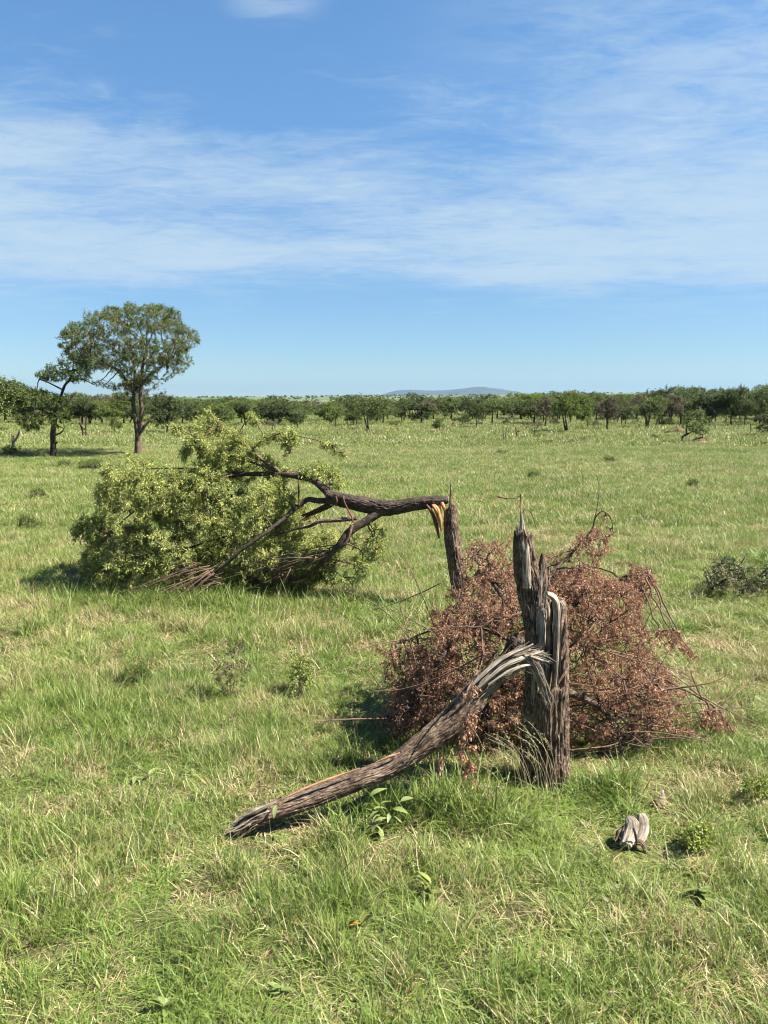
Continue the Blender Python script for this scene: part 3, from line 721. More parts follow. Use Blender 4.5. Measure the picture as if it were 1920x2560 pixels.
# ------------------------------------------------------------------ crowns fallen on the grass
ZO2 = lambda x, y: (180 + x * .6028, 1020 + y * .6028)
ZO5 = lambda x, y: (900 + x * .6148, 1180 + y * .6148)
def smooth_obj(level, name, mat, parent, org, ns, kind=None, minr=0.0):
    mb = MB()
    for p, r in level: tube(mb, p, np.maximum(r, minr), ns)
    return mb.obj(name, mat, parent, origin=org, kind=kind)
def sprays(mb, rng, l3, per, lo, hi, size, wid, spread, droop=0.0, hang=0.0, flat=.5, side=0.0):
    """leaf sprays along the outer twigs"""
    P0, D0 = [], []
    for p, r in l3:
        n = rng.poisson(per)
        if n < 1: continue
        t = rng.uniform(lo, hi, n) * (len(p) - 1); i = np.minimum(t.astype(int), len(p) - 2); f = (t - i)[:, None]
        q = p[i] * (1 - f) + p[i + 1] * f; d = unit(p[i + 1] - p[i])
        P0.append(q); D0.append(d)
    Pn = np.concatenate(P0); D = np.concatenate(D0); n = len(Pn)
    D = unit(D * .9 + rng.normal(size=(n, 3)) * .65 + V3(-side, 0, -droop))
    # each spray: a short rachis with leaflets
    k = 5; s = size * rng.uniform(.6, 1.3, n)
    off = rng.normal(size=(n, k, 3)) * (s * spread)[:, None, None]
    u = np.linspace(.05, 1, k)[None, :, None]
    LP = (Pn[:, None] + D[:, None] * s[:, None, None] * u + off * u).reshape(-1, 3)
    LD = (D[:, None] + rng.normal(size=(n, k, 3)) * .65 + V3(0, 0, -hang)).reshape(-1, 3)
    leaves(mb, LP, LD, (s[:, None] * rng.uniform(.45, .9, (n, k))).ravel(), (s[:, None] * wid * rng.uniform(.7, 1.3, (n, k))).ravel(), rng, flat)

def build_fallen_green():
    rng = np.random.default_rng(21)
    org = G(1152, 1512); Y0 = org[1]
    t = thing('fallen_tree', 'snapped acacia bent over at its stump, pale green leafy crown lying on the grass', 'fallen tree', org)
    loc = lambda mb, n, m, **k: mb.obj(n, m, t, origin=org, **k)
    def W(p): return dpx(p, Y0 * 1.01) / 2
    mb = MB()
    def top(th): return .86 + .12 * np.cos(th - .4) * .5 + .06 * vnoise(np.stack([np.cos(th) * 4, np.sin(th) * 4, 0 * th], -1))
    bark_tube(mb, path_px([(1154, 1535, Y0), (1152, 1500, Y0), (1146, 1450, Y0), (1138, 1400, Y0), (1131, 1350, Y0), (1128, 1310, Y0), (1127, 1270, Y0), (1126, 1245, Y0)]),
              [W(46), W(40), W(38), W(37), W(37), W(36), W(30), W(20)], 96, 220, .17, 6.5, 8.0, 103, jag_fun=top, sink=.06)
    loc(mb, 'stump', M['bark'])
    mb = MB(); bark_tube(mb, path_px([(1133, 1330, Y0 - .03), (1132, 1290, Y0 - .03), (1129, 1262, Y0 - .02), (1127, 1240, Y0), (1127, 1208, Y0)]), [W(20), W(20), W(12), W(6), W(2)], 40, 80, .22, 3, 6, 111)
    loc(mb, 'splinter', M['bark'])
    for k, (pts, ws, m) in enumerate([
        ([(1082, 1262, Y0 - .05), (1092, 1275, Y0 - .08), (1099, 1300, Y0 - .08), (1104, 1330, Y0 - .07)], [8, 13, 11, 3], 'wood_fresh'),
        ([(1066, 1262, Y0 - .06), (1080, 1282, Y0 - .07), (1090, 1310, Y0 - .06), (1098, 1345, Y0 - .05)], [5, 8, 9, 4], 'wood_red'),
        ([(1098, 1262, Y0 - .03), (1101, 1290, Y0 - .05), (1106, 1325, Y0 - .05)], [8, 6, 2], 'wood_fresh'),
        ([(1104, 1256, Y0 - .05), (1109, 1268, Y0 - .06), (1111, 1278, Y0 - .05)], [7, 8, 3], 'wood_fresh'),
        ([(1113, 1262, Y0 - .04), (1114, 1300, Y0 - .05), (1115, 1330, Y0 - .05)], [5, 9, 4], 'wood_red')]):
        mb = MB(); bark_tube(mb, path_px(pts), [W(a) for a in ws], 28, 50, .28, 2.6, 7, 121 + k); loc(mb, 'torn_wood', M[m])
    # trunk and main limbs
    Z = lambda x, y, Y: (*ZO2(x, y), Y)
    T = Y0
    mb = MB()
    bark_tube(mb, path_px([Z(1560, 380, T), Z(1500, 388, T), Z(1400, 402, T + .03), Z(1300, 415, T + .06), Z(1200, 398, T + .1), Z(1130, 384, T + .14), Z(1060, 365, T + .2)]),
              [W(16), W(30), W(33), W(38), W(37), W(34), W(31)], 90, 320, .15, 7.0, 13.0, 131, lump=.08)
    loc(mb, 'trunk', M['bark_dark'])
    limbs = [
        ([Z(1290, 425, T + .05), Z(1220, 468, T), Z(1150, 515, T - .05), Z(1105, 570, T - .08), Z(1040, 640, T), Z(960, 700, T + .15), Z(820, 740, T + .35)], [25, 23, 20, 17, 13, 9, 5], 'bark_dark'),
        ([Z(1080, 370, T + .18), Z(1045, 335, T + .25), Z(1000, 300, T + .35), Z(940, 285, T + .45), Z(860, 275, T + .6), Z(720, 275, T + .8), Z(600, 295, T + 1.0), Z(520, 345, T + 1.1), Z(440, 400, T + 1.2)], [25, 22, 18, 17, 15, 12, 10, 8, 5], 'bark_dark'),
        ([Z(1085, 385, T + .2), Z(1020, 385, T + .25), Z(980, 380, T + .3), Z(945, 402, T + .3), Z(900, 440, T + .25), Z(800, 520, T + .1), Z(700, 590, T + .05), Z(640, 645, T + .05), Z(560, 700, T + .1), Z(470, 742, T + .2)], [18, 16, 14, 12, 11, 11, 10, 9, 7, 4], 'bark_dark'),
        ([Z(1080, 395, T + .3), Z(1030, 420, T + .5), Z(960, 450, T + .9), Z(820, 500, T + 1.3), Z(640, 530, T + 1.6), Z(430, 600, T + 1.8)], [20, 17, 14, 11, 9, 5], 'bark_dark'),
        ([Z(1180, 455, T), Z(1100, 465, T - .02), Z(1030, 470, T), Z(985, 490, T + .05), Z(900, 510, T + .2), Z(760, 560, T + .5)], [13, 11, 10, 8, 6, 4], 'bark'),
        ([Z(1160, 485, T - .08), Z(1145, 540, T - .1), Z(1120, 575, T - .1), Z(1070, 605, T - .05), Z(1000, 640, T), Z(940, 670, T + .1), Z(850, 690, T + .2)], [10, 8, 8, 7, 6, 5, 3], 'bark'),
        ([Z(850, 255, T + .6), Z(800, 222, T + .7), Z(740, 170, T + .8), Z(660, 105, T + 1.), Z(560, 35, T + 1.2)], [12, 8, 6, 4, 2], 'bark'),
        ([Z(860, 262, T + .6), Z(760, 230, T + .9), Z(620, 185, T + 1.2), Z(470, 150, T + 1.5)], [9, 7, 5, 2], 'bark'),
        ([Z(740, 180, T + .8), Z(800, 130, T + .8), Z(880, 104, T + .75), Z(960, 120, T + .7), Z(1040, 140, T + .65), Z(1100, 165, T + .6), Z(1138, 208, T + .6)], [5, 4, 4, 3, 3, 2, 1.5], 'bark'),
        ([Z(760, 275, T + .8), Z(560, 255, T + 1.2), Z(380, 250, T + 1.4), Z(220, 260, T + 1.5)], [9, 7, 5, 3], 'bark'),
        ([Z(640, 300, T + 1.), Z(480, 320, T + .9), Z(300, 400, T + .7), Z(150, 520, T + .6)], [9, 7, 5, 3], 'bark'),
    ]
    LP = []
    for k, (pts, ws, m) in enumerate(limbs):
        mb = MB(); pp = path_px(pts); pp[:, 2] = np.maximum(pp[:, 2], .05)
        bark_tube(mb, pp, [W(a * .88) for a in ws], 30, 150, .17, 4.5, 13, 140 + k, lump=.12); loc(mb, 'limb', M[m]); LP.append(catmull(pp, 24)[4:])
    # torn red bark hanging from the limbs
    for k, pts in enumerate([[Z(938, 280, T + .3), Z(940, 340, T + .28), Z(942, 405, T + .27)], [Z(1122, 365, T + .02), Z(1138, 410, T - .02), Z(1160, 450, T - .06), Z(1165, 475, T - .08)], [Z(1095, 365, T + .05), Z(1098, 385, T + .04), Z(1094, 402, T + .04)]]):
        mb = MB(); bark_tube(mb, path_px(pts), [W(2.5), W(5), W(2.5)], 16, 40, .25, 2.5, 10, 160 + k); loc(mb, 'torn_bark', M['wood_red'])
    starts = np.concatenate(LP)
    main = [ZO2(*q) for q in [(30, 650), (70, 560), (95, 450), (105, 330), (140, 225), (230, 185), (340, 215), (430, 235), (600, 225), (860, 255), (900, 330), (895, 420), (880, 500), (1000, 540), (1100, 590), (1080, 690), (980, 745), (790, 775), (620, 772), (420, 790), (220, 775), (70, 745)]]
    topp = [ZO2(*q) for q in [(420, 150), (420, 60), (460, 70), (560, 22), (640, 70), (740, 125), (800, 200), (860, 270), (600, 245), (450, 225)]]
    left = [ZO2(*q) for q in [(0, 490), (60, 455), (130, 440), (170, 520), (110, 560), (20, 560)]]
    curt = [ZO2(*q) for q in [(1100, 560), (1230, 480), (1310, 500), (1290, 600), (1230, 690), (1120, 760), (1060, 720)]]
    over = [ZO2(*q) for q in [(950, 235), (1100, 250), (1125, 320), (1050, 322), (960, 280)]]
    tw, lv = MB(), MB()
    def region(poly, n, Yc, half, per, k1, k2, edge=70, sz=.075, r=(.009, .006, .004), extra=None, hang=.25):
        tips = gappy(rng, sample_poly(rng, poly, int(n / .66), Yc, half, edge), V3(2.5, 2.5, 3.4), .66, 3)
        if extra is not None: tips = np.concatenate([tips, extra])
        l1, l2, l3 = branching(rng, starts, tips, k1, k2, *r, lift=.18)
        for p, q in l1: tube(tw, p, q, 5)
        for p, q in l2: tube(tw, p, q, 4)
        for p, q in l3: tube(tw, p, q, 3, False)
        sprays(lv, rng, l3, per * 1.95, .12, 1.08, sz * .80, .23, .22, droop=.35, hang=hang, flat=.35, side=.35)
        sprays(lv, rng, l2, per * .8, .4, 1.0, sz * .82, .34, .3, hang=hang)
    region(main, 2000, T + 1.1, 1.0, 9, 30, 8, sz=.058)
    region([ZO2(*q) for q in [(850, 265), (930, 300), (1010, 400), (1090, 470), (1130, 590), (1060, 690), (960, 730), (880, 600), (840, 420)]], 330, T + .75, .45, 7, 9, 6, 40, sz=.055)
    region(topp, 240, T + 1.3, .6, 6.5, 8, 5, 40, sz=.058)
    region(left, 50, T + 1.0, .4, 7, 3, 3, 40)
    region(curt, 130, T + .25, .4, 3.6, 8, 5, 40, sz=.055)
    region([ZO2(*q) for q in [(640, 690), (820, 660), (1000, 600), (1110, 620), (1080, 720), (960, 760), (780, 782), (640, 775)]], 190, T + .5, .3, 5, 8, 5, 40, sz=.055)
    region(over, 40, T + .4, .25, 5, 4, 3, 30, sz=.065)
    # leaves along the upper branches
    for pl, n, w_ in (([(860, 260), (800, 215), (740, 165), (660, 100), (560, 30)], 70, 26), ([(860, 258), (760, 228), (620, 183), (470, 148)], 60, 24), ([(740, 175), (800, 125), (880, 102), (960, 118), (1040, 138)], 46, 18), ([(860, 270), (940, 270), (1000, 262)], 26, 22)):
        cl = np.array([ZO2(*q) for q in pl]); poly = [tuple(p + V3(0, -w_ * .6)[:2]) for p in cl] + [tuple(p + V3(0, w_ * .6)[:2]) for p in cl[::-1]]
        region(poly, n, T + .9, .22, 6, 4, 4, 10, sz=.052)
    # tufts on the long arching twig, and one spray standing clear of the top
    for poly, n, Yc in (([ZO2(1040, 135), ZO2(1100, 140), ZO2(1140, 205), ZO2(1110, 215), ZO2(1060, 165)], 16, T + .62), ([ZO2(735, 25), ZO2(760, 30), ZO2(775, 62), ZO2(750, 58)], 8, T + 1.), ([ZO2(880, 95), ZO2(940, 110), ZO2(930, 220), ZO2(880, 200)], 22, T + .7)):
        region(poly, n, Yc, .12, 6, 2, 2, 10, sz=.055)
    # bare bent whips sweeping to the ground under the lower limbs
    for k in range(24):
        a = rng.uniform(0, 1); x0 = 1120 - 260 * a; y0 = 560 + 130 * a
        x1 = rng.uniform(430, 1000); y1 = rng.uniform(715, 785)
        Yb = T - .05 + rng.uniform(0, .3); s = P(*ZO2(x0, y0), Yb); e = P(*ZO2(min(x1, x0 - 40), y1), Yb + rng.uniform(-.1, .35)); e[2] = max(e[2], .03)
        tube(tw, bez(s, (s + e) / 2 + V3(rng.normal(0, .18), rng.normal(0, .12), rng.normal(0, .16)), e, 9), np.linspace(.007, .002, 9) * rng.uniform(.5, 1.2), 4)
    for k in range(30):
        s = P(*ZO2(rng.uniform(470, 640), rng.uniform(640, 730)), T + .05); e = s + V3(-rng.uniform(.3, .8), rng.normal(0, .2), -rng.uniform(.1, .45)); e[2] = max(e[2], .03)
        tube(tw, bez(s, (s + e) / 2 + V3(0, 0, rng.normal(.03, .05)), e, 7), np.linspace(.007, .003, 7), 4)
    tw.obj('twigs', M['twig'], t, origin=org, kind='stuff')
    lv.obj('foliage', M['leaf_pale'], t, origin=org, smooth=False, kind='stuff')
build_fallen_green()

def build_dead_crown():
    rng = np.random.default_rng(31); org = V3(1.1, 5.6, 0); org[2] = gz(1.1, 5.6)
    t = thing('fallen_dead_tree', 'heap of dead branches with rust brown dry leaves lying behind the jagged grey stump', 'dead tree', org)
    loc = lambda mb, n, m, **k: mb.obj(n, m, t, origin=org, **k)
    Z = lambda x, y, Y: (*ZO5(x, y), Y)
    def W(p): return dpx(p, 5.4) / 2
    limbs = [
        ([Z(640, 690, 4.86), Z(600, 760, 5.0), Z(560, 850, 5.2), Z(500, 950, 5.4), Z(420, 1060, 5.6)], [40, 36, 30, 22, 12], 'bark_dark'),
        ([Z(780, 860, 4.95), Z(850, 895, 5.0), Z(910, 918, 5.0), Z(970, 950, 5.0), Z(1010, 990, 4.98), Z(1045, 1045, 4.95), Z(1110, 1085, 4.95), Z(1180, 1112, 4.97)], [22, 20, 19, 17, 15, 13, 10, 6], 'bark'),
        ([Z(1045, 1045, 4.95), Z(1058, 1110, 4.9), Z(1068, 1180, 4.87), Z(1075, 1225, 4.85)], [9, 8, 6, 5], 'bark'),
        ([Z(800, 740, 5.1), Z(850, 722, 5.15), Z(900, 705, 5.2), Z(960, 695, 5.25), Z(1010, 690, 5.3)], [12, 11, 9, 8, 4], 'bark'),
        ([Z(960, 945, 5.0), Z(1050, 970, 5.1), Z(1120, 990, 5.2), Z(1250, 1010, 5.3)], [9, 8, 7, 4], 'bark'),
        ([Z(1040, 912, 5.1), Z(1120, 904, 5.1), Z(1215, 893, 5.1), Z(1300, 880, 5.15), Z(1400, 930, 5.2), Z(1470, 975, 5.3)], [6, 8, 7, 5, 4, 2], 'bark'),
        ([Z(360, 632, 4.9), Z(430, 632, 4.88), Z(492, 630, 4.86), Z(520, 612, 4.86), Z(545, 596, 4.88)], [3, 4, 5, 4, 2], 'twig'),
        ([Z(492, 630, 4.86), Z(497, 690, 4.80), Z(495, 750, 4.7), Z(470, 830, 4.45), Z(440, 880, 4.2), Z(432, 930, 4.12)], [5, 4, 4, 4, 3, 2], 'twig'),
        ([Z(700, 600, 5.1), Z(780, 420, 5.5), Z(860, 330, 5.7), Z(940, 240, 5.8), Z(955, 190, 5.8), Z(985, 160, 5.8), Z(1018, 185, 5.8), Z(1030, 250, 5.8)], [14, 10, 8, 5, 4, 3, 3, 2], 'bark_dark'),
        ([Z(955, 190, 5.8), Z(968, 120, 5.8), Z(972, 60, 5.8), Z(962, 12, 5.8)], [3, 2.5, 2, 1.2], 'twig'),
        ([Z(620, 560, 5.1), Z(560, 480, 5.5), Z(500, 400, 5.8), Z(450, 330, 6.0)], [12, 9, 6, 3], 'bark_dark'),
        ([Z(640, 700, 5.0), Z(560, 660, 5.3), Z(420, 610, 5.6), Z(300, 640, 5.7), Z(150, 700, 5.7)], [14, 10, 7, 5, 3], 'bark_dark'),
        ([Z(760, 620, 5.2), Z(900, 520, 5.6), Z(1060, 430, 5.9), Z(1170, 400, 6.0)], [14, 10, 7, 3], 'bark_dark'),
        ([Z(660, 260, 5.0), Z(652, 200, 5.0), Z(672, 150, 5.0), Z(700, 175, 5.05), Z(718, 230, 5.1)], [3, 2.5, 2, 2, 1.5], 'twig'),
        ([Z(420, 640, 5.3), Z(300, 800, 5.1), Z(220, 950, 5.0), Z(100, 1010, 5.0)], [9, 7, 5, 3], 'bark_dark'),
    ]
    LP = []
    for k, (pts, ws, m) in enumerate(limbs):
        mb = MB(); pp = path_px(pts); pp[:, 2] = np.maximum(pp[:, 2], .04)
        bark_tube(mb, pp, [W(a) for a in ws], 24, 90, .12, 3, 8, 240 + k); loc(mb, 'limb', M[m]); LP.append(catmull(pp, 24)[3:])
    starts = np.concatenate(LP)
    tw, lv = MB(), MB()
    def region(poly, n, Yc, half, per, k1, k2, edge=60, sz=.026, r=(.009, .005, .0028), hang=.9):
        tips = gappy(rng, sample_poly(rng, [ZO5(*q) for q in poly], int(n / .85), Yc, half, edge), V3(3.0, 3.0, 3.6), .85, 5)
        l1, l2, l3 = branching(rng, starts, tips, k1, k2, *r, lift=.22, wig=.08)
        for p, q in l1: tube(tw, p, q, 5)
        for p, q in l2: tube(tw, p, q, 4)
        for p, q in l3: tube(tw, p, q, 3, False)
        sprays(lv, rng, l3, per, .2, 1.0, sz, .33, .45, droop=.6, hang=hang, flat=.1)
        sprays(lv, rng, l2, per * .5, .4, 1.0, sz, .36, .5, droop=.5, hang=hang, flat=.1)
    dense = [(250, 640), (330, 540), (430, 480), (600, 470), (720, 440), (830, 420), (960, 400), (1090, 440), (1150, 520), (1150, 600), (1210, 700), (1290, 840), (1370, 950), (1390, 1060), (1250, 1120), (1100, 1130), (1000, 1150), (850, 1160), (660, 1120), (560, 1180), (440, 1130), (320, 1120), (230, 1060), (150, 1000), (170, 850), (230, 740)]
    region(dense, 2700, 5.65, .85, 7.0, 40, 9, sz=.022, r=(.010, .006, .0030))
    region([(230, 780), (420, 760), (600, 830), (860, 820), (1100, 800), (1290, 900), (1370, 1010), (1350, 1080), (1100, 1130), (860, 1160), (560, 1180), (300, 1120), (180, 1040)], 800, 5.2, .35, 6, 20, 7, sz=.021)
    region([(60, 700), (120, 680), (240, 640), (280, 760), (180, 840), (100, 860)], 60, 5.5, .4, 7, 6, 4)
    region([(90, 1090), (80, 950), (160, 850), (240, 900), (230, 1070)], 110, 5.2, .3, 6, 6, 4)
    region([(410, 420), (400, 330), (450, 260), (520, 270), (620, 260), (640, 460), (520, 470)], 140, 5.8, .5, 5.5, 8, 5, sz=.022)
    region([(700, 450), (720, 330), (820, 320), (880, 260), (950, 220), (1000, 240), (1030, 300), (970, 340), (990, 430), (850, 470)], 190, 5.8, .5, 5.0, 10, 6, sz=.022)
    region([(640, 470), (640, 400), (720, 360), (800, 380), (900, 380), (1000, 420), (1060, 470), (1000, 540), (820, 540)], 260, 5.75, .5, 6.5, 9, 6, sz=.022)
    region([(260, 620), (300, 520), (400, 430), (520, 380), (640, 400), (640, 640), (480, 660)], 330, 5.65, .5, 6.5, 10, 6, sz=.022)
    region([(130, 860), (200, 700), (330, 640), (420, 760), (330, 900), (200, 960)], 220, 5.4, .45, 6.5, 9, 6, sz=.022)
    region([(1080, 440), (1110, 360), (1190, 400), (1200, 480), (1150, 540)], 60, 5.9, .3, 6.5, 5, 4)
    region([(1200, 620), (1290, 640), (1380, 750), (1330, 760), (1210, 690)], 50, 5.8, .25, 4.5, 4, 3)
    region([(1350, 900), (1440, 950), (1500, 1010), (1540, 1090), (1450, 1050), (1370, 1060)], 60, 5.3, .25, 4.5, 4, 3)
    region([(960, 160), (1030, 170), (1040, 270), (1000, 260)], 14, 5.8, .10, 2.5, 2, 2, sz=.022)
    region([(400, 1120), (560, 1180), (860, 1160), (860, 900), (620, 800), (470, 900)], 160, 5.3, .3, 6, 8, 5)
    # the spray that dangles in front of the fallen trunk
    tips = np.array([P(rng.uniform(1150, 1190), rng.uniform(1700, 1960), rng.uniform(4.02, 4.12)) for _ in range(26)])
    st = np.array([P(1166, 1730, 4.12), P(1170, 1780, 4.1)])
    l1, l2, l3 = branching(rng, st, tips, 3, 3, .004, .003, .002, lift=0.)
    for lv_ in (l1, l2, l3):
        for p, q in lv_: tube(tw, p, q, 3)
    sprays(lv, rng, l3, 7, .3, 1.0, .03, .34, .4, droop=.7, hang=1.2, flat=.1)
    # loose whips round the rim and bare crossing twigs
    low = starts[(starts[:, 2] < .8)]
    for k in range(190):
        a = low[rng.integers(len(low))]; d = unit(rng.normal(size=3) * V3(1, .7, .55) + V3(0, 0, .15)); ln = rng.uniform(.25, .8)
        e = a + d * ln; e[2] = max(e[2], .03)
        if e[1] < 4.75: continue
        tube(tw, bez(a, (a + e) / 2 + rng.normal(size=3) * .14 * ln + V3(0, 0, .1 * ln), e, 7), np.linspace(.006, .002, 7), 3, False)
    for (a, b, c) in (((1340, 880, 5.2), (1450, 960, 5.2), (1640, 1030, 5.4)), ((960, 720, 5.3), (1180, 740, 5.4), (1400, 880, 5.5)), ((1000, 490, 5.7), (1150, 480, 5.9), (1330, 520, 6.1)), ((330, 450, 5.8), (200, 520, 5.9), (60, 560, 6.)), ((560, 100, 5.2), (640, 120, 5.2), (655, 90, 5.2)), ((655, 90, 5.2), (650, 140, 5.2), (656, 200, 5.1))):
        tube(tw, bez(P(*Z(*a)), P(*Z(*b)), P(*Z(*c)), 10), np.linspace(.006, .002, 10), 4)
    tw.obj('twigs', M['twig'], t, origin=org, kind='stuff')
    lv.obj('foliage', M['leaf_dead'], t, origin=org, smooth=False, kind='stuff')
    # one pink spray of young leaves caught below the trunk
    mb = MB(); a = P(1112, 1880, 4.12); b = P(1098, 1930, 4.05)
    tube(mb, bez(a, (a + b) / 2 + V3(.01, 0, 0), b, 5), .0015, 4)
    u = rng.uniform(0, 1, 26)[:, None]; leaves(mb, a + (b - a) * u, np.tile(b - a, (26, 1)) + rng.normal(size=(26, 3)) * .06, .028, .009, rng, .1)
    o = mb.obj('leaf_spray', M['leaf_pink'], origin=a, smooth=False); o.location = tuple(a); tag(o, 'small pink spray of leaves hanging under the fallen grey trunk', 'leaf spray')
build_dead_crown()
# ------------------------------------------------------------------ the two tall acacias on the left
def poly_tree(name, label, trunk_parts, crown_polys, Y0, seed, leafmat, barkmat, leaf=.085, starts_from=0.4, org_px=None):
    rng = np.random.default_rng(seed); org = G(*org_px)
    t = thing(name, label, 'tree', org)
    def W(p): return dpx(p, Y0) / 2
    LP = []; mb = MB()
    for k, (pts, ws) in enumerate(trunk_parts):
        pp = path_px([(a, b, Y0 + c) for a, b, c in pts])
        bark_tube(mb, pp, [W(a) for a in ws], 30, 110, .15, 3, 2.2, seed + k, lump=.08)
        q = catmull(pp, 30); LP.append(q[int(30 * (starts_from if k == 0 else .15)):])
    mb.obj('trunk', barkmat, t, origin=org)
    starts = np.concatenate(LP); br, lv = MB(), MB()
    for (poly, n, dY, half, k1, k2, per, edge, r1) in crown_polys:
        tips = gappy(rng, sample_poly(rng, poly, int(n / .66), Y0 + dY, half, edge, zmin=.4), V3(.95, .95, 2.6), .66, seed)
        l1, l2, l3 = branching(rng, starts, tips, k1, k2, r1, r1 * .45, r1 * .2, lift=.12, wig=.07)
        for p, q in l1: tube(br, p, q, 6)
        for p, q in l2: tube(br, p, q, 4)
        for p, q in l3: tube(br, p, np.maximum(q, .006), 3, False)
        sprays(lv, rng, l3, per, .2, 1.1, leaf, .38, .42, flat=.6)
    br.obj('branches', barkmat, t, origin=org, kind='stuff')
    lv.obj('crown', leafmat, t, origin=org, smooth=False)
    return t
A = lambda x, y: (x * .3858, 700 + y * .3858)
Yb = G(345, 1138)[1]
poly_tree('acacia_tree', 'tall dense acacia with a broad domed crown and forked trunk, standing behind the fallen tree',
    [([(345, 1142, 0), (345, 1110, 0), (344, 1080, 0), (338, 1045, 0), (333, 1005, 0), (338, 960, 0), (336, 915, .2), (330, 870, .3)], [18, 15, 14, 10, 9, 8, 6, 4]),
     ([(347, 1080, 0), (352, 1050, 0), (354, 1025, 0), (351, 990, -.1), (352, 950, -.1), (358, 910, -.2), (366, 868, -.3)], [12, 11, 10, 9, 8, 7, 4]),
     ([(348, 1085, 0), (362, 1064, -.1), (376, 1050, -.1), (386, 1034, -.2)], [9, 7, 5, 2]),
     ([(336, 985, 0), (318, 955, -.2), (294, 926, -.3), (262, 906, -.4), (235, 896, -.5), (205, 892, -.5)], [10, 9, 8, 6, 5, 3]),
     ([(352, 965, 0), (372, 940, -.3), (400, 920, -.5), (430, 900, -.6)], [8, 6, 5, 3])],
    [([A(*q) for q in [(380, 420), (370, 370), (450, 275), (540, 265), (545, 200), (640, 205), (690, 155), (780, 180), (830, 135), (900, 175), (960, 155), (1060, 160), (1170, 205), (1185, 285), (1290, 340), (1305, 400), (1235, 460), (1180, 530), (1080, 600), (1000, 670), (900, 735), (850, 700), (770, 640), (660, 600), (560, 590), (480, 540), (410, 490)]], 2500, 0, 2.6, 30, 10, 10, 40, .028),
     ([A(*q) for q in [(1240, 460), (1260, 540), (1180, 600), (1090, 650), (1000, 720), (990, 660), (1100, 580)]], 110, -.4, 1.5, 6, 5, 4, 20, .018),
     ([A(*q) for q in [(780, 640), (900, 620), (990, 690), (960, 760), (850, 770), (800, 720)]], 130, .2, 1.0, 6, 5, 8, 20, .018),
     ([A(*q) for q in [(560, 640), (650, 620), (760, 660), (850, 700), (840, 740), (760, 720), (640, 690)]], 60, -.6, .8, 4, 4, 5, 20, .03),
     ([A(*q) for q in [(700, 780), (790, 730), (860, 740), (850, 810), (760, 820)]], 30, -.3, .6, 3, 3, 4, 20, .02),
     ([A(*q) for q in [(890, 890), (930, 870), (980, 900), (960, 950), (900, 940)]], 16, -.3, .3, 2, 3, 7, 15, .015)],
    Yb, 301, M['leaf_tree'], M['bark'], .062, .55, (345, 1138))
Yl = G(133, 1145)[1]
poly_tree('acacia_tree', 'smaller acacia with a thick dark trunk and low bright green branches under the tall one',
    [([(133, 1150, 0), (133, 1110, 0), (132, 1085, 0), (136, 1058, 0), (140, 1035, 0), (148, 1005, .1), (156, 980, .2), (163, 962, .2), (176, 948, .3), (182, 930, .3), (183, 912, .3)], [16, 13, 13, 11, 9, 7, 6.5, 6, 6, 5, 3]),
     ([(135, 1088, 0), (148, 1084, -.1), (156, 1078, -.15), (160, 1072, -.2)], [5, 4, 3, 1.5]), ([(137, 1108, 0), (142, 1107, -.05), (143, 1104, -.06)], [5, 5, 3]),
     ([(138, 1045, 0), (118, 1030, -.2), (90, 1020, -.4), (60, 1018, -.5)], [6, 5, 4, 2]),
     ([(158, 975, .2), (140, 966, .1), (118, 955, 0), (98, 948, 0)], [4, 3.5, 3, 2]), ([(178, 945, .3), (210, 950, .2), (236, 962, .1)], [4, 3, 2])],
    [([A(*q) for q in [(60, 830), (110, 740), (180, 690), (260, 700), (350, 730), (430, 770), (470, 830), (450, 920), (380, 900), (300, 880), (280, 960), (170, 980), (110, 920)]], 330, -.2, 1.3, 9, 7, 13, 30, .022),
     ([A(*q) for q in [(300, 860), (370, 830), (460, 880), (460, 960), (390, 960), (310, 930)]], 60, -.6, .5, 4, 4, 8, 25, .015),
     ([A(*q) for q in [(210, 610), (290, 560), (310, 480), (400, 460), (520, 490), (600, 560), (590, 640), (500, 680), (420, 650), (330, 660), (250, 640)]], 330, .3, 1.4, 9, 7, 9, 40, .022)],
    Yl, 302, M['leaf_bright'], M['bark_dark'], .06, .45, (133, 1145))

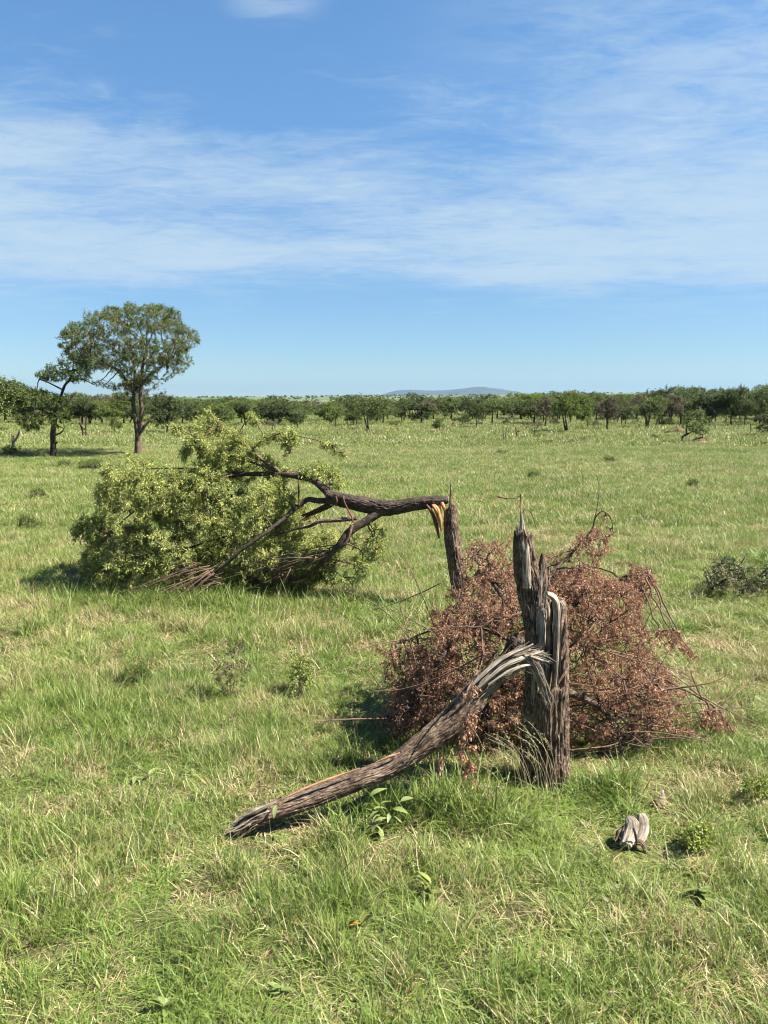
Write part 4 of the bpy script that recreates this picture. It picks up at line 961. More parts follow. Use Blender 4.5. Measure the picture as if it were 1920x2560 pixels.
# ------------------------------------------------------------------ trees of the tree line
def tree_kind(seed, W=4., H=3.6, tf=.32, lumps=9, flat=.55, stems=1, n=280, per=8, leaf=.14, spread=.5, leafmat='leaf_tree', barkmat='bark_dark', low=0., bare=0.0, lean=0.):
    rng = np.random.default_rng(seed); tr, lv = MB(), MB(); tf *= .74; lumps += 3; n = int(n * 1.3); low += .06
    c0 = V3(lean * .6, 0, H * (tf + (1 - tf) * .45))
    C = []
    for k in range(lumps):
        a = rng.uniform(0, 6.283); r = math.sqrt(rng.uniform(0, 1)) * W * .36
        dome = math.sqrt(max(0, 1 - (r / (W * .5)) ** 2))
        z = H * tf + (H * (1 - tf)) * rng.uniform(.25 - low, .80) * (.45 + .55 * dome)
        C.append((r * math.cos(a) + lean * .5, r * math.sin(a), z, W * rng.uniform(.17, .30)))
    tips = []
    while len(tips) < n:
        cx, cy, cz, cr = C[rng.integers(lumps)]; d = unit(rng.normal(size=3)); d[2] = abs(d[2]) if rng.uniform() < .75 else d[2]
        p = V3(cx, cy, cz) + d * V3(1, 1, flat) * cr * rng.uniform(.65, 1.08)
        if p[2] > .15 and p[2] < H * 1.02: tips.append(p)
    tips = np.array(tips)
    starts = []
    for s in range(stems):
        a = rng.uniform(0, 6.283); b = V3(math.cos(a), math.sin(a), 0) * (0.05 if stems == 1 else .18 + .1 * stems)
        top = V3(b[0] * 2.2 + lean * .5 + rng.normal(0, .15), b[1] * 2.2 + rng.normal(0, .15), H * (tf + .28))
        pth = bez(b * (0 if stems == 1 else 1) + V3(0, 0, -.12), (b + top) / 2 + V3(rng.normal(0, .12), rng.normal(0, .12), 0), top, 8)
        tube(tr, pth, np.linspace(.13, .05, 8) * (1 if stems == 1 else .8), 7); starts.append(pth[4:])
    l1, l2, l3 = branching(rng, np.concatenate(starts), tips, 8, 5, .055, .028, .014, lift=.15, wig=.08)
    for p, q in l1: tube(tr, p, q, 5, False)
    for p, q in l2: tube(tr, p, q, 4, False)
    if bare:
        for p, q in l3: tube(tr, p, np.maximum(q, .008), 3, False)
    if per: sprays(lv, rng, l3, per, .35, 1.1, leaf, .5, spread, flat=.7)
    return (tr.mesh('trunk', M[barkmat]), lv.mesh('crown', M[leafmat], False) if per else None, W, H)
TK = {
    'round': tree_kind(401), 'round2': tree_kind(402, lumps=11, tf=.28), 'flat': tree_kind(403, W=4.6, H=3.3, tf=.42, flat=.35, lumps=10),
    'tall': tree_kind(404, W=3., H=4.2, tf=.3, flat=.8, lumps=10), 'dense': tree_kind(405, tf=.18, lumps=14, n=330, low=.1, leafmat='leaf_olive'),
    'dense2': tree_kind(406, tf=.2, lumps=13, n=320, low=.1, leafmat='leaf_tree', W=4.4), 'bright': tree_kind(407, tf=.3, lumps=12, n=300, leafmat='leaf_bright', stems=2),
    'bright1': tree_kind(408, tf=.34, lumps=9, leafmat='leaf_bright'), 'brown': tree_kind(409, tf=.33, lumps=9, per=4, leafmat='leaf_brown', bare=1, W=3.6),
    'feather': tree_kind(410, tf=.3, lumps=10, per=4.5, leafmat='leaf_tree', bare=1, stems=2, W=4.6), 'multi': tree_kind(411, tf=.35, lumps=12, stems=5, n=300, W=4.6, barkmat='bark'),
    'sparse': tree_kind(412, tf=.4, lumps=7, n=130, per=2.2, bare=1, leafmat='leaf_brown', barkmat='bark'), 'bare': tree_kind(413, tf=.4, lumps=7, n=70, per=0, bare=1, barkmat='bark'),
    'bush': tree_kind(414, W=2.2, H=1.3, tf=.05, lumps=9, stems=4, n=160, per=3, leaf=.10, low=.2, leafmat='leaf_bright', bare=1), 'bush2': tree_kind(415, W=2.4, H=1.0, tf=.05, lumps=8, stems=4, n=130, per=3, leaf=.10, low=.2, leafmat='leaf_bright', bare=1),
    'bushred': tree_kind(416, W=2.2, H=1.5, tf=.1, lumps=8, stems=4, n=120, per=4, leaf=.11, low=.2, leafmat='leaf_brown', bare=1),
    'olive': tree_kind(417, tf=.25, lumps=10, n=280, leafmat='leaf_olive', stems=2, W=4.2),
}
TRNG = random.Random(9)
def plant_tree(kind, px, base, top, wpx, label, name='acacia_tree', cat='tree', group=None, Y=None, rot=None):
    tm, cm, W, H = TK[kind]
    if Y is None: b = G(px, base)
    else:
        b = P(px, 1000, Y); b[2] = float(gz(b[0], b[1]))
    Yd = b[1]; h = P(px, top, Yd)[2] - b[2]; wd = wpx * (Yd * math.cos(PITCH)) / F
    t = thing(name, label, cat, b, TRNG.uniform(0, 6.283) if rot is None else rot, group)
    t.scale = (wd / W, wd / W, max(h, .3) / H)
    o = bpy.data.objects.new('trunk' if cat == 'tree' else 'stem', tm); COL.objects.link(o); o.parent = t
    if cm:
        o = bpy.data.objects.new('crown' if cat == 'tree' else 'foliage', cm); COL.objects.link(o); o.parent = t
    return t
T_ = plant_tree
# left of the tall acacia and behind it
T_('dense2', -8, 1080, 928, 210, 'dark green tree cut by the left edge behind the forked dead stump')
T_('olive', 214, 1066, 990, 92, 'dark dense tree directly behind the gap between the two tall acacias')
T_('sparse', 258, 1062, 978, 100, 'half bare grey twigged tree behind the trunk of the tall acacia')
T_('bright1', 287, 1086, 1040, 38, 'small green sapling left of the trunk of the tall acacia', 'sapling')
T_('dense', 417, 1087, 974, 96, 'dark rounded tree close to the right of the tall acacia')
T_('dense2', 492, 1075, 996, 84, 'wide low green tree, second to the right of the tall acacia')
T_('bright1', 556, 1073, 1006, 66, 'fresh green tree between the wide low tree and the feathery pointed one')
T_('tall', 616, 1068, 988, 58, 'upright feathery dark tree rising above its neighbours over the fallen crown')
T_('olive', 695, 1066, 1001, 104, 'broad dark flat topped tree right of the upright feathery tree')
T_('sparse', 680, 1079, 1046, 42, 'small dark thorn tree with black crooked trunk above the fallen crown')
T_('round', 745, 1077, 1020, 46, 'small acacia with slender dark trunk left of the two-trunked feathery tree')
T_('bright1', 838, 1072, 1012, 50, 'bright green slim tree with two thin dark stems left of the feathery tree')
T_('round2', 882, 1068, 1022, 46, 'little dark tree with a small red soil heap at its foot')
T_('feather', 929, 1079, 978, 98, 'two-trunked feathery tree with bare wispy top, tallest below the left end of the hills')
T_('bush', 985, 1068, 1046, 34, 'small dark leafy tree just above the largest red heap', 'shrub', 'shrub')
T_('bright1', 1098, 1084, 1043, 34, 'small bent green tree with a pale broken stub at its foot')
T_('round', 1156, 1066, 1030, 48, 'small flat green tree in the gap below the highest hill')
T_('round2', 1192, 1073, 998, 48, 'slim dark acacia below the peak of the hills')
T_('flat', 1230, 1064, 994, 92, 'flat topped dark acacia with several black trunks')
T_('bare', 1282, 1071, 1018, 28, 'pale bare dead tree with forked top in front of the dark treeline', 'dead_tree')
T_('bushred', 1264, 1061, 1042, 22, 'reddish brown shrub beside the pale dead tree', 'shrub', 'shrub')
T_('sparse', 1335, 1092, 1046, 52, 'nearly leafless small thorn tree leaning over a low bush')
T_('brown', 1362, 1070, 978, 72, 'brownish dark tree left of the bright two-trunked acacia')
T_('bushred', 1382, 1064, 1038, 28, 'rusty brown shrub at the left foot of the bright two-trunked acacia', 'shrub', 'shrub')
T_('bright', 1427, 1084, 971, 106, 'bright green acacia with two dark trunks and a broad rounded crown')
T_('bright1', 1468, 1073, 1000, 52, 'bright slim acacia touching the right side of the two-trunked one')
T_('sparse', 1481, 1079, 1044, 36, 'small black crooked tree leaning to the left beside the brownish tree')
T_('brown', 1518, 1078, 976, 70, 'brownish open-crowned tree with a single straight dark trunk')
T_('olive', 1560, 1066, 1006, 56, 'short dark tree between the brownish tree and the many-stemmed tree')
T_('multi', 1623, 1072, 986, 100, 'many-stemmed tree with grey trunks fanning from one base')
T_('dense', 1648, 1066, 961, 62, 'domed dark crown rising highest behind the many-stemmed tree')
T_('bush', 1664, 1067, 1036, 42, 'dense dark bush at the right foot of the many-stemmed tree', 'shrub', 'shrub')
T_('dense2', 1716, 1062, 975, 74, 'rounded tree behind the bent broken tree')
T_('olive', 1772, 1062, 975, 62, 'dark tree above the thin white trunk')
T_('dense', 1826, 1068, 959, 78, 'tallest dark tree near the right edge with layered crown')
T_('round2', 1862, 1069, 985, 60, 'tree with a pale leaning trunk near the right edge')
T_('dense2', 1898, 1066, 966, 90, 'dense tree filling the right edge of the line')
T_('dense', 1922, 1094, 1028, 84, 'big dark leafy bush cut by the right edge', 'shrub', 'shrub')
# the unbroken line behind them
fr = random.Random(4)
prof = [(-150, 940), (0, 945), (60, 975), (150, 985), (250, 990), (420, 998), (560, 1003), (650, 997), (760, 996), (860, 998), (960, 994), (1060, 995), (1150, 996), (1260, 988), (1340, 983), (1430, 985), (1500, 988), (1580, 982), (1680, 975), (1780, 977), (1880, 968), (2080, 966)]
ANCH = [(-8, 'tree cut by the left edge'), (133, 'smaller left acacia'), (214, 'gap between the two acacias'), (300, 'tall acacia'), (417, 'rounded tree beside the tall acacia'), (492, 'wide low tree'), (556, 'fresh green tree'), (616, 'upright feathery tree'),
        (695, 'broad flat topped tree'), (745, 'slender trunked acacia'), (838, 'bright slim tree with two stems'), (882, 'little tree with red heap'), (929, 'two-trunked feathery tree'), (985, 'largest red heap'), (1050, 'middle of the hills'), (1098, 'small bent green tree'),
        (1156, 'small flat green tree'), (1192, 'slim dark acacia'), (1230, 'flat topped dark acacia'), (1282, 'pale bare dead tree'), (1335, 'leafless thorn tree'), (1380, 'rusty brown shrub'), (1427, 'bright two-trunked acacia'), (1481, 'crooked leaning tree'),
        (1518, 'brownish straight-trunked tree'), (1560, 'short dark tree'), (1623, 'many-stemmed tree'), (1664, 'dense dark bush'), (1735, 'bent broken tree'), (1789, 'thin white trunk'), (1826, 'tallest dark tree'), (1862, 'pale leaning trunk'), (1905, 'right edge bush')]
LOOK = {'round': 'rounded green', 'round2': 'spreading green', 'dense': 'dense dark', 'dense2': 'bulky green', 'flat': 'flat topped', 'olive': 'dark olive', 'bright1': 'fresh green', 'brown': 'brownish'}
LINE = 'acacias of the continuous treeline'; seen = {}
x = -110.0
while x < 2040:
    top = float(np.interp(x, [p[0] for p in prof], [p[1] for p in prof]))
    for row in range(3):
        Y = (fr.uniform(67, 76), fr.uniform(80, 92), fr.uniform(98, 118))[row]
        if row == 0 and fr.random() < .3: continue
        xx = x + fr.uniform(-14, 14) + row * 11; an = min(ANCH, key=lambda q: abs(q[0] - xx)); sd = 'left of' if xx < an[0] - 8 else ('right of' if xx > an[0] + 8 else 'behind')
        opts = ['round', 'round2', 'dense', 'dense2', 'flat', 'olive', 'dense2', 'bright1', 'brown', 'round2']; fr.shuffle(opts)
        for kd in opts:
            lab = f"{LOOK[kd]} {('nearer', 'middle', 'farther')[row]} acacia of the treeline, {sd} the {an[1]}"
            if lab not in seen: break
        seen[lab] = 1
        T_(kd, xx, 0, top - 5 + fr.uniform(-9, 11) + (9, 3, -1)[row], fr.uniform(52, 108), lab, group=LINE, Y=Y)
    x += fr.uniform(30, 42)

# ------------------------------------------------------------------ shrubs and tufts out on the plain
for (kd, px, base, top, wd, lab) in [
    ('bush', 222, 1176, 1138, 62, 'dark bush beside the left edge of the fallen leafy crown'),
    ('bush2', 164, 1170, 1152, 40, 'small dark low bush left of the bigger one near the acacias'),
    ('bush2', 34, 1140, 1112, 52, 'leafy bush round the foot of the forked dead stump'),
    ('bush2', 1349, 1100, 1082, 42, 'low green bush under the nearly leafless thorn tree'),
    ('bush2', 1303, 1102, 1088, 30, 'low bush at the foot of the thin dark sapling'),
    ('bush2', 1451, 1104, 1090, 34, 'spreading green bush in front of the two-trunked bright acacia'),
    ('bushred', 1426, 1110, 1096, 26, 'brownish low bush in front of the bright acacia'),
    ('bush2', 1368, 1112, 1098, 34, 'sparse low bush between the thorn tree and the bright acacia'),
    ('bush', 1258, 1138, 1119, 34, 'dark round tuft-like bush in the middle distance'),
    ('bush2', 1160, 1102, 1090, 36, 'low dark bush right of the pale broken stub'),
    ('bush', 1897, 1117, 1100, 60, 'dark low bush with a spike of leaves near the right edge'),
    ('bush2', 1640, 1100, 1084, 30, 'low green bush left of the bent broken tree'),
    ('bush2', 1676, 1086, 1072, 60, 'low leafy branches lying by the large red mound'),
    ('bush2', 1526, 1158, 1142, 36, 'green tuft-like bush alone on the right half of the plain'),
    ('bush2', 1730, 1224, 1196, 34, 'small grey green shrub above the dark thorny shrub'),
    ('bush2', 790, 1096, 1084, 38, 'low bush beyond the long arching twig'),
    ('bush2', 942, 1089, 1080, 30, 'low bush at the feet of the two-trunked feathery tree'),
    ('bush', 748, 1112, 1100, 26, 'dark small bush seen past the tip of the arching twig'),
    ('bush2', 100, 1250, 1222, 50, 'faint low shrub on the plain left of the fallen crown'),
    ('bush2', 70, 1322, 1296, 50, 'faint greyish shrub at the left, level with the fallen crown'),
    ('bush2', 1330, 1200, 1184, 40, 'thin low shrub on the plain beyond the snapped stump')]:
    T_(kd, px, base, top, wd, lab, 'shrub', 'shrub')

# ------------------------------------------------------------------ bare sticks, dead stumps, the bent tree, mounds
def sticks(name, label, cat, base, paths, mat, seed, twigs=0, leafm=None, leafsize=.1, crown=None, n=120, per=5):
    rng = np.random.default_rng(seed); org = G(*base); Y0 = org[1]
    t = thing(name, label, cat, org)
    mb = MB(); LP = []
    for k, (pts, ws) in enumerate(paths):
        pp = path_px([(a, b, Y0 + c) for a, b, c in pts]); bark_tube(mb, pp, [dpx(q, Y0) / 2 for q in ws], 16, 60, .16, 2.6, 3, seed + k)
        LP.append(catmull(pp, 16)[4:])
    st = np.concatenate(LP)
    for k in range(twigs):
        a = st[rng.integers(len(st))]; e = a + rng.normal(size=3) * V3(.25, .25, .2) + V3(0, 0, .08)
        tube(mb, bez(a, (a + e) / 2 + rng.normal(size=3) * .03, e, 5), np.linspace(.012, .005, 5), 3)
    mb.obj('trunk', M[mat], t, origin=org)
    if crown:
        br, lv = MB(), MB()
        for poly, nn_, half in crown:
            tips = sample_poly(rng, poly, nn_, Y0, half, 20)
            l1, l2, l3 = branching(rng, st, tips, 6, 4, .03, .018, .009, lift=.15)
            for q in (l1, l2, l3):
                for p, r in q: tube(br, p, np.maximum(r, .007), 3, False)
            sprays(lv, rng, l3, per, .3, 1.05, leafsize, .5, .5, flat=.6)
        br.obj('branches', M[mat], t, origin=org, kind='stuff'); lv.obj('crown', M[leafm], t, origin=org, smooth=False)
    return t
sticks('dead_stump', 'forked dead stump with pale peeled patches near the left edge', 'stump', (33, 1136),
    [([(33, 1140, 0), (33, 1115, 0), (32, 1100, 0), (31, 1083, 0)], [9, 7, 7, 4]), ([(33, 1106, 0), (40, 1097, 0), (46, 1088, 0), (48, 1076, 0)], [6, 5, 4, 3]), ([(40, 1097, 0), (44, 1094, -.1)], [4, 3])], 'wood_grey', 501, 6)
sticks('broken_sapling', 'small tree snapped over with dark twigs hanging to the grass, right of the left acacia', 'tree', (206, 1094),
    [([(198, 1056, 0), (202, 1062, 0), (206, 1078, 0), (207, 1096, 0)], [5, 5, 4, 3]), ([(202, 1062, 0), (212, 1075, -.1), (222, 1090, -.2)], [3, 2, 1.5]), ([(214, 1040, 0), (214, 1095, 0)], [3, 4])], 'bark_dark', 502, 16)
sticks('dead_sapling', 'bare forked stick standing alone in the grass, right of the middle', 'sapling', (1260, 1108),
    [([(1260, 1112, 0), (1260, 1098, 0), (1258, 1085, 0), (1258, 1067, 0)], [3.5, 3, 2.5, 2]), ([(1260, 1101, 0), (1264, 1092, 0), (1265, 1080, 0), (1267, 1068, 0)], [2.5, 2.5, 2, 1.5])], 'bark', 503, 3)
sticks('sapling', 'thin dark sapling with few twigs between the bare forked stick and the thorn tree', 'sapling', (1290, 1100),
    [([(1290, 1103, 0), (1291, 1085, 0), (1288, 1065, 0)], [3.5, 2.5, 1.5]), ([(1290, 1085, 0), (1297, 1075, 0)], [2, 1])], 'bark_dark', 504, 12)
sticks('dead_stick', 'short lone dark stick in the grass left of the large red mound', 'stick', (1583, 1098), [([(1583, 1100, 0), (1583, 1085, 0)], [2.5, 2])], 'bark_dark', 505)
sticks('tree_trunk', 'thin white bare trunk standing before the dark trees on the right', 'trunk', (1789, 1079), [([(1789, 1082, 0), (1789, 1068, 0), (1788, 1054, 0)], [2.6, 3, 2.6])], 'wood_grey', 506)
sticks('stump', 'short dark stump in the open gap below the hills', 'stump', (1131, 1070), [([(1131, 1073, 0), (1131, 1057, 0)], [4, 3.5]), ([(1131, 1060, 0), (1136, 1057, 0)], [3, 2])], 'bark', 507)
sticks('tree_trunk', 'dark slim bare trunk beside the right edge bush', 'trunk', (1878, 1085), [([(1878, 1088, 0), (1877, 1060, 0)], [3, 2.5])], 'bark_dark', 508)
sticks('broken_stub', 'pale torn stub with a dark log lying beside it in the grass', 'stump', (1086, 1087), [([(1080, 1087, 0), (1085, 1076, 0)], [4, 3]), ([(1087, 1089, 0), (1087, 1074, 0)], [3, 2.5])], 'wood_grey', 509)
sticks('log', 'dark log lying in the grass left of the pale torn stub', 'log', (1062, 1084), [([(1061, 1083, 0), (1072, 1080, .1), (1086, 1077, .2)], [4, 4, 3])], 'bark_dark', 510)
sticks('bent_tree', 'small living tree bent and broken over a red termite mound', 'tree', (1700, 1110),
    [([(1700, 1112, 0), (1704, 1100, 0), (1708, 1091, 0), (1716, 1086, 0), (1724, 1083, 0)], [6, 5.5, 5, 5, 4]), ([(1716, 1086, 0), (1716, 1070, .1), (1722, 1050, .2)], [4, 3, 2]),
     ([(1694, 1111, .1), (1718, 1109, 0), (1732, 1101, -.1), (1748, 1095, -.1), (1764, 1096, -.1), (1770, 1103, 0), (1775, 1113, 0)], [4, 5, 5, 4, 4, 3, 2.5])],
    'bark_dark', 511, 8, 'leaf_tree', .10, [([(1700, 1052), (1715, 1034), (1738, 1022), (1760, 1024), (1778, 1050), (1772, 1075), (1770, 1088), (1744, 1086), (1722, 1076), (1702, 1064)], 110, .8)])
sticks('log', 'grey broken log leaning against the large red mound', 'log', (1680, 1087), [([(1674, 1080, -.4), (1684, 1075, -.3), (1692, 1070, -.2), (1688, 1066, -.2)], [3, 3, 3, 2]), ([(1676, 1083, -.5), (1700, 1083, -.4), (1716, 1084, -.4)], [2.5, 3, 2.5])], 'bark', 512)

def mound(label, px, base, wpx, hpx, seed, rough=.35):
    rng = np.random.default_rng(seed); b = G(px, base); s = b[1] * math.cos(PITCH) / F
    w_, h_ = wpx * s, hpx * s * 1.05; n, m = 36, 12; b[1] += w_ * .35
    th = np.arange(n) * 2 * np.pi / n; v = np.linspace(0, 1, m)
    rr = np.sqrt(1 - v ** 1.3)[:, None] * (w_ / 2); c, s2 = np.cos(th)[None], np.sin(th)[None]
    X, Yq, Zq = rr * c, rr * s2 * .8, v[:, None] * h_ + 0 * c
    nz_ = fbm(np.stack([X * 5 / w_ * .8 + seed, Yq * 5 / w_ * .8, Zq * 5 / w_], -1), 4) - .5
    k = 1 + rough * 2 * nz_; V = np.stack([X * k, Yq * k, Zq * (1 + rough * 2.2 * nz_) - .02], -1).reshape(-1, 3)
    i = np.arange(m - 1)[:, None] * n; j = np.arange(n)[None]; j2 = (j + 1) % n
    mb = MB(); mb.add(V, np.stack([i + j, i + j2, i + n + j2, i + n + j], -1).reshape(-1, 4))
    for q in range(14):
        a = rng.uniform(0, 6.283); r = w_ * rng.uniform(.3, .62); cc = V3(r * math.cos(a), r * math.sin(a) * .8, .02); sz = w_ * rng.uniform(.03, .08)
        vv = unit(rng.normal(size=(8, 3))); cube = np.array([[-1, -1, -1], [1, -1, -1], [1, 1, -1], [-1, 1, -1], [-1, -1, 1], [1, -1, 1], [1, 1, 1], [-1, 1, 1]], float) * sz * .6
        mb.add(cube + rng.normal(0, sz * .2, (8, 3)) + cc, [[0, 3, 2, 1], [4, 5, 6, 7], [0, 1, 5, 4], [1, 2, 6, 5], [2, 3, 7, 6], [3, 0, 4, 7]])
    o = mb.obj('termite_mound', M['soil']); o.location = tuple(b); return tag(o, label, 'mound', 'red termite mounds on the plain')
mound('low red soil mound between the forked stump and the left acacia', 72, 1108, 24, 7, 601)
mound('small red soil heap at the foot of the little dark tree', 886, 1072, 16, 6, 602)
mound('red crumbly mound right of the two-trunked feathery tree', 980, 1079, 23, 10, 603)
mound('faint flat red mound nearest the middle of the plain', 843, 1090, 18, 4, 604)
mound('tiny red patch of soil left of the slim bright tree', 817, 1073, 12, 3, 605)
mound('large red mound with a log against it', 1700, 1086, 26, 17, 606)
mound('red mound under the arch of the bent broken tree', 1756, 1114, 40, 15, 607)

# dark thorny shrub at the right
def thorn_shrub():
    rng = np.random.default_rng(611); org = G(1840, 1500); Y0 = org[1]
    t = thing('thorn_shrub', 'low dark thorny shrub with black crooked branches at the right side of the plain', 'shrub', org)
    B = lambda x, y: (1700 + x * .1326, 1340 + y * .1326)
    mb = MB(); LP = []
    for k, (pts, ws) in enumerate([
        ([(600, 1000), (680, 920), (780, 870), (900, 800), (1020, 770), (1130, 720), (1200, 680)], [7, 7, 6, 5, 4, 3, 2]), ([(1120, 850), (1100, 780), (1140, 700)], [5, 4, 2]),
        ([(780, 870), (700, 820), (600, 770), (530, 690), (550, 580)], [4, 3, 3, 2, 1.5]), ([(1520, 860), (1500, 760), (1580, 680), (1660, 600), (1760, 520)], [6, 5, 5, 4, 3]),
        ([(750, 560), (790, 470), (860, 380)], [3, 2.5, 1.5]), ([(1160, 500), (1220, 400), (1260, 270)], [3, 2, 1.5]), ([(1400, 1190), (1450, 1060), (1560, 950), (1700, 900)], [6, 5, 4, 3]), ([(1230, 1060), (1340, 920), (1380, 800)], [5, 4, 2])]):
        pp = path_px([(*B(*q), Y0 + rng.uniform(0, .4)) for q in pts]); pp[:, 2] = np.maximum(pp[:, 2], .04)
        bark_tube(mb, pp, [dpx(a, Y0) / 2 for a in ws], 14, 50, .16, 2.6, 6, 620 + k); LP.append(catmull(pp, 16))
    mb.obj('branches', M['bark_dark'], t, origin=org)
    st = np.concatenate(LP); tw, lv = MB(), MB()
    for poly, n, per in (([B(*q) for q in [(480, 560), (700, 420), (900, 380), (1250, 560), (1660, 560), (1900, 500), (1950, 1250), (1500, 1250), (1150, 1150), (900, 1000), (600, 1080), (420, 900)]], 420, .9),):
        tips = sample_poly(rng, poly, n, Y0 + .35, .5, 30)
        l1, l2, l3 = branching(rng, st, tips, 14, 5, .009, .006, .004, lift=.1)
        for q in (l1, l2, l3):
            for p, r in q: tube(tw, p, r * 1.3, 3, False)
        sprays(lv, rng, l3, per, .2, 1., .045, .45, .5)
    tw.obj('twigs', M['bark_dark'], t, origin=org, kind='stuff'); lv.obj('foliage', M['leaf_olive'], t, origin=org, smooth=False, kind='stuff')
thorn_shrub()

# ------------------------------------------------------------------ small plants in the foreground
def leaf_blade(L, Wd, fold=.25, droop=.35, n=7):
    """one broad leaf with a midrib fold, pointing along +Y"""
    u = np.linspace(0, 1, n); wd = Wd * np.sin(np.pi * np.clip(u, .02, 1) ** .8) ** .9 / 2; wd[-1] = 0
    z = -droop * L * u ** 2; V, Q = [], []
    for k in range(n): V += [(-wd[k], L * u[k], z[k] + wd[k] * fold), (0, L * u[k], z[k]), (wd[k], L * u[k], z[k] + wd[k] * fold)]
    for k in range(n - 1):
        a = 3 * k; Q += [(a, a + 1, a + 4, a + 3), (a + 1, a + 2, a + 5, a + 4)]
    return np.array(V), np.array(Q)
def leaf_mesh(name, L, Wd, mat, **k):
    mb = MB(); V, Q = leaf_blade(L, Wd, **k); mb.add(V, Q); return mb.mesh(name, mat)
def put_leaf(me, parent, loc, az, tilt, sc, roll=0.):
    o = bpy.data.objects.new('leaf', me); COL.objects.link(o); o.parent = parent
    o.location = tuple(loc); o.rotation_euler = (tilt, roll, az); o.scale = (sc, sc, sc); return o
def herb(label, base, stems, mats, leaf, seed, name='seedling', cat='plant', per=4, tilt=(.1, .7), extra=None):
    """stems: pixel tops; leaves set along each stem"""
    rng = np.random.default_rng(seed); org = G(*base); Y0 = org[1]
    t = thing(name, label, cat, org); mb = MB(); lm = [leaf_mesh('leaf', leaf[0], leaf[1], M[m], droop=leaf[2]) for m in mats]
    for (tx, ty, dY) in stems:
        tip = P(tx, ty, Y0 + dY) - org; a = V3(rng.normal(0, .01), rng.normal(0, .01), -.02)
        pt = bez(a, V3(tip[0] * .3, tip[1] * .3, tip[2] * .6), tip, 9); tube(mb, pt, np.linspace(.0035, .0018, 9), 5)
        for k in range(per):
            f = 1 - k / per * .75; p = pt[min(8, int(f * 8))]
            put_leaf(lm[rng.integers(len(lm))], t, p, rng.uniform(0, 6.283), rng.uniform(*tilt), rng.uniform(.7, 1.2), rng.normal(0, .25))
    mb.obj('stem', M['leaf_star'], t); return t
herb('pale green seedling with drooping broad leaves just below the fallen grey trunk', (944, 2086), [(925, 1990, 0), (952, 2010, -.03), (1002, 2003, .02), (946, 2040, -.05), (935, 2055, -.06)], ['leaf_broad'], (.078, .030, .5), 701, per=5, tilt=(-.5, .8))
herb('star shaped dark green rosette plant in the grass at lower right', (1746, 2240), [(1746, 2222, 0)], ['leaf_star'], (.085, .032, .25), 702, 'rosette_plant', per=9, tilt=(.0, .55))
herb('low plant with yellow and orange tinted leaves, lower middle of the grass', (902, 2322), [(896, 2296, 0), (912, 2300, 0)], ['leaf_star', 'leaf_orange', 'leaf_star'], (.07, .024, .25), 703, 'rosette_plant', per=5, tilt=(.2, 1.1))
herb('plant with long limp green leaves at the bottom edge, left of the middle', (412, 2535), [(412, 2515, 0), (405, 2508, 0)], ['leaf_star', 'leaf_broad'], (.055, .02, .35), 704, 'rosette_plant', per=5, tilt=(.1, .9))
herb('yellow green broad leaf plant, right of the orange tinted one', (1076, 2238), [(1078, 2205, 0), (1066, 2215, 0)], ['leaf_yellow', 'leaf_star'], (.07, .022, .3), 705, 'rosette_plant', per=5, tilt=(.1, .9))
herb('flat plant with a few pale upturned leaves in the grass left of the log end', (348, 1955), [(340, 1940, 0), (372, 1936, 0), (392, 1980, -.05)], ['leaf_broad'], (.065, .025, .3), 706, 'rosette_plant', per=3, tilt=(-.2, .5))
herb('small plant with two dull leaves nearer the log than its twin', (480, 1945), [(482, 1928, 0), (472, 1932, 0)], ['leaf_star', 'leaf_broad'], (.06, .023, .3), 707, 'rosette_plant', per=3, tilt=(-.1, .6))
herb('single weed with green leaves near the bottom edge, right of the middle', (700, 2490), [(702, 2468, 0)], ['leaf_star'], (.05, .018, .3), 708, 'rosette_plant', per=5, tilt=(.1, .9))
herb('tiny climbing seedling with pale curled leaves against the lower end of the fallen trunk', (690, 2066), [(690, 2012, -.10), (684, 2030, -.08)], ['leaf_broad'], (.06, .022, .3), 709, per=3, tilt=(-.6, .4))
herb('broad leaved weed at the right side of the grass, below the dead leaves', (1880, 1770), [(1890, 1725, 0), (1868, 1735, 0)], ['leaf_broad', 'leaf_star'], (.075, .028, .35), 710, per=4, tilt=(-.2, .7))

def small_shrub(name, label, base, poly, n, per, leafm, size, seed, wid=.5, hang=0.):
    rng = np.random.default_rng(seed); org = G(*base); t = thing(name, label, 'plant', org); Y0 = org[1]
    tips = sample_poly(rng, poly, n, Y0, .12, 15, zmin=.01)
    st = np.stack([org + V3(rng.normal(0, .02), rng.normal(0, .02), -.01) for _ in range(3)])
    l1, l2, l3 = branching(rng, st, tips, 5, 4, .0032, .0022, .0014, lift=.1); tw, lv = MB(), MB()
    for q in (l1, l2, l3):
        for p, r in q: tube(tw, p, r, 3, False)
    sprays(lv, rng, l3, per, .3, 1.05, size, wid, .4, hang=hang)
    tw.obj('stem', M['twig'], t, origin=org, kind='stuff'); lv.obj('foliage', M[leafm], t, origin=org, smooth=False, kind='stuff')
small_shrub('fern_plant', 'bright yellow green feathery plant in the grass right of the weathered wood chunk', (1746, 2128), [(1705, 2075), (1760, 2065), (1785, 2085), (1775, 2120), (1735, 2125), (1712, 2105)], 70, 5, 'leaf_yellow', .022, 721)
small_shrub('yellow_shrub', 'small shrub with tiny yellow leaves in the grass left of the dead branches', (750, 1738), [(735, 1640), (760, 1635), (785, 1690), (790, 1720), (730, 1725), (720, 1690)], 60, 4, 'leaf_yellow', .028, 722)
small_shrub('dry_shrub', 'reddish brown twiggy weed standing in the grass, left half of the plain', (570, 1748), [(530, 1640), (560, 1590), (610, 1600), (622, 1680), (590, 1740), (545, 1735)], 90, 1.6, 'leaf_brown', .025, 723)
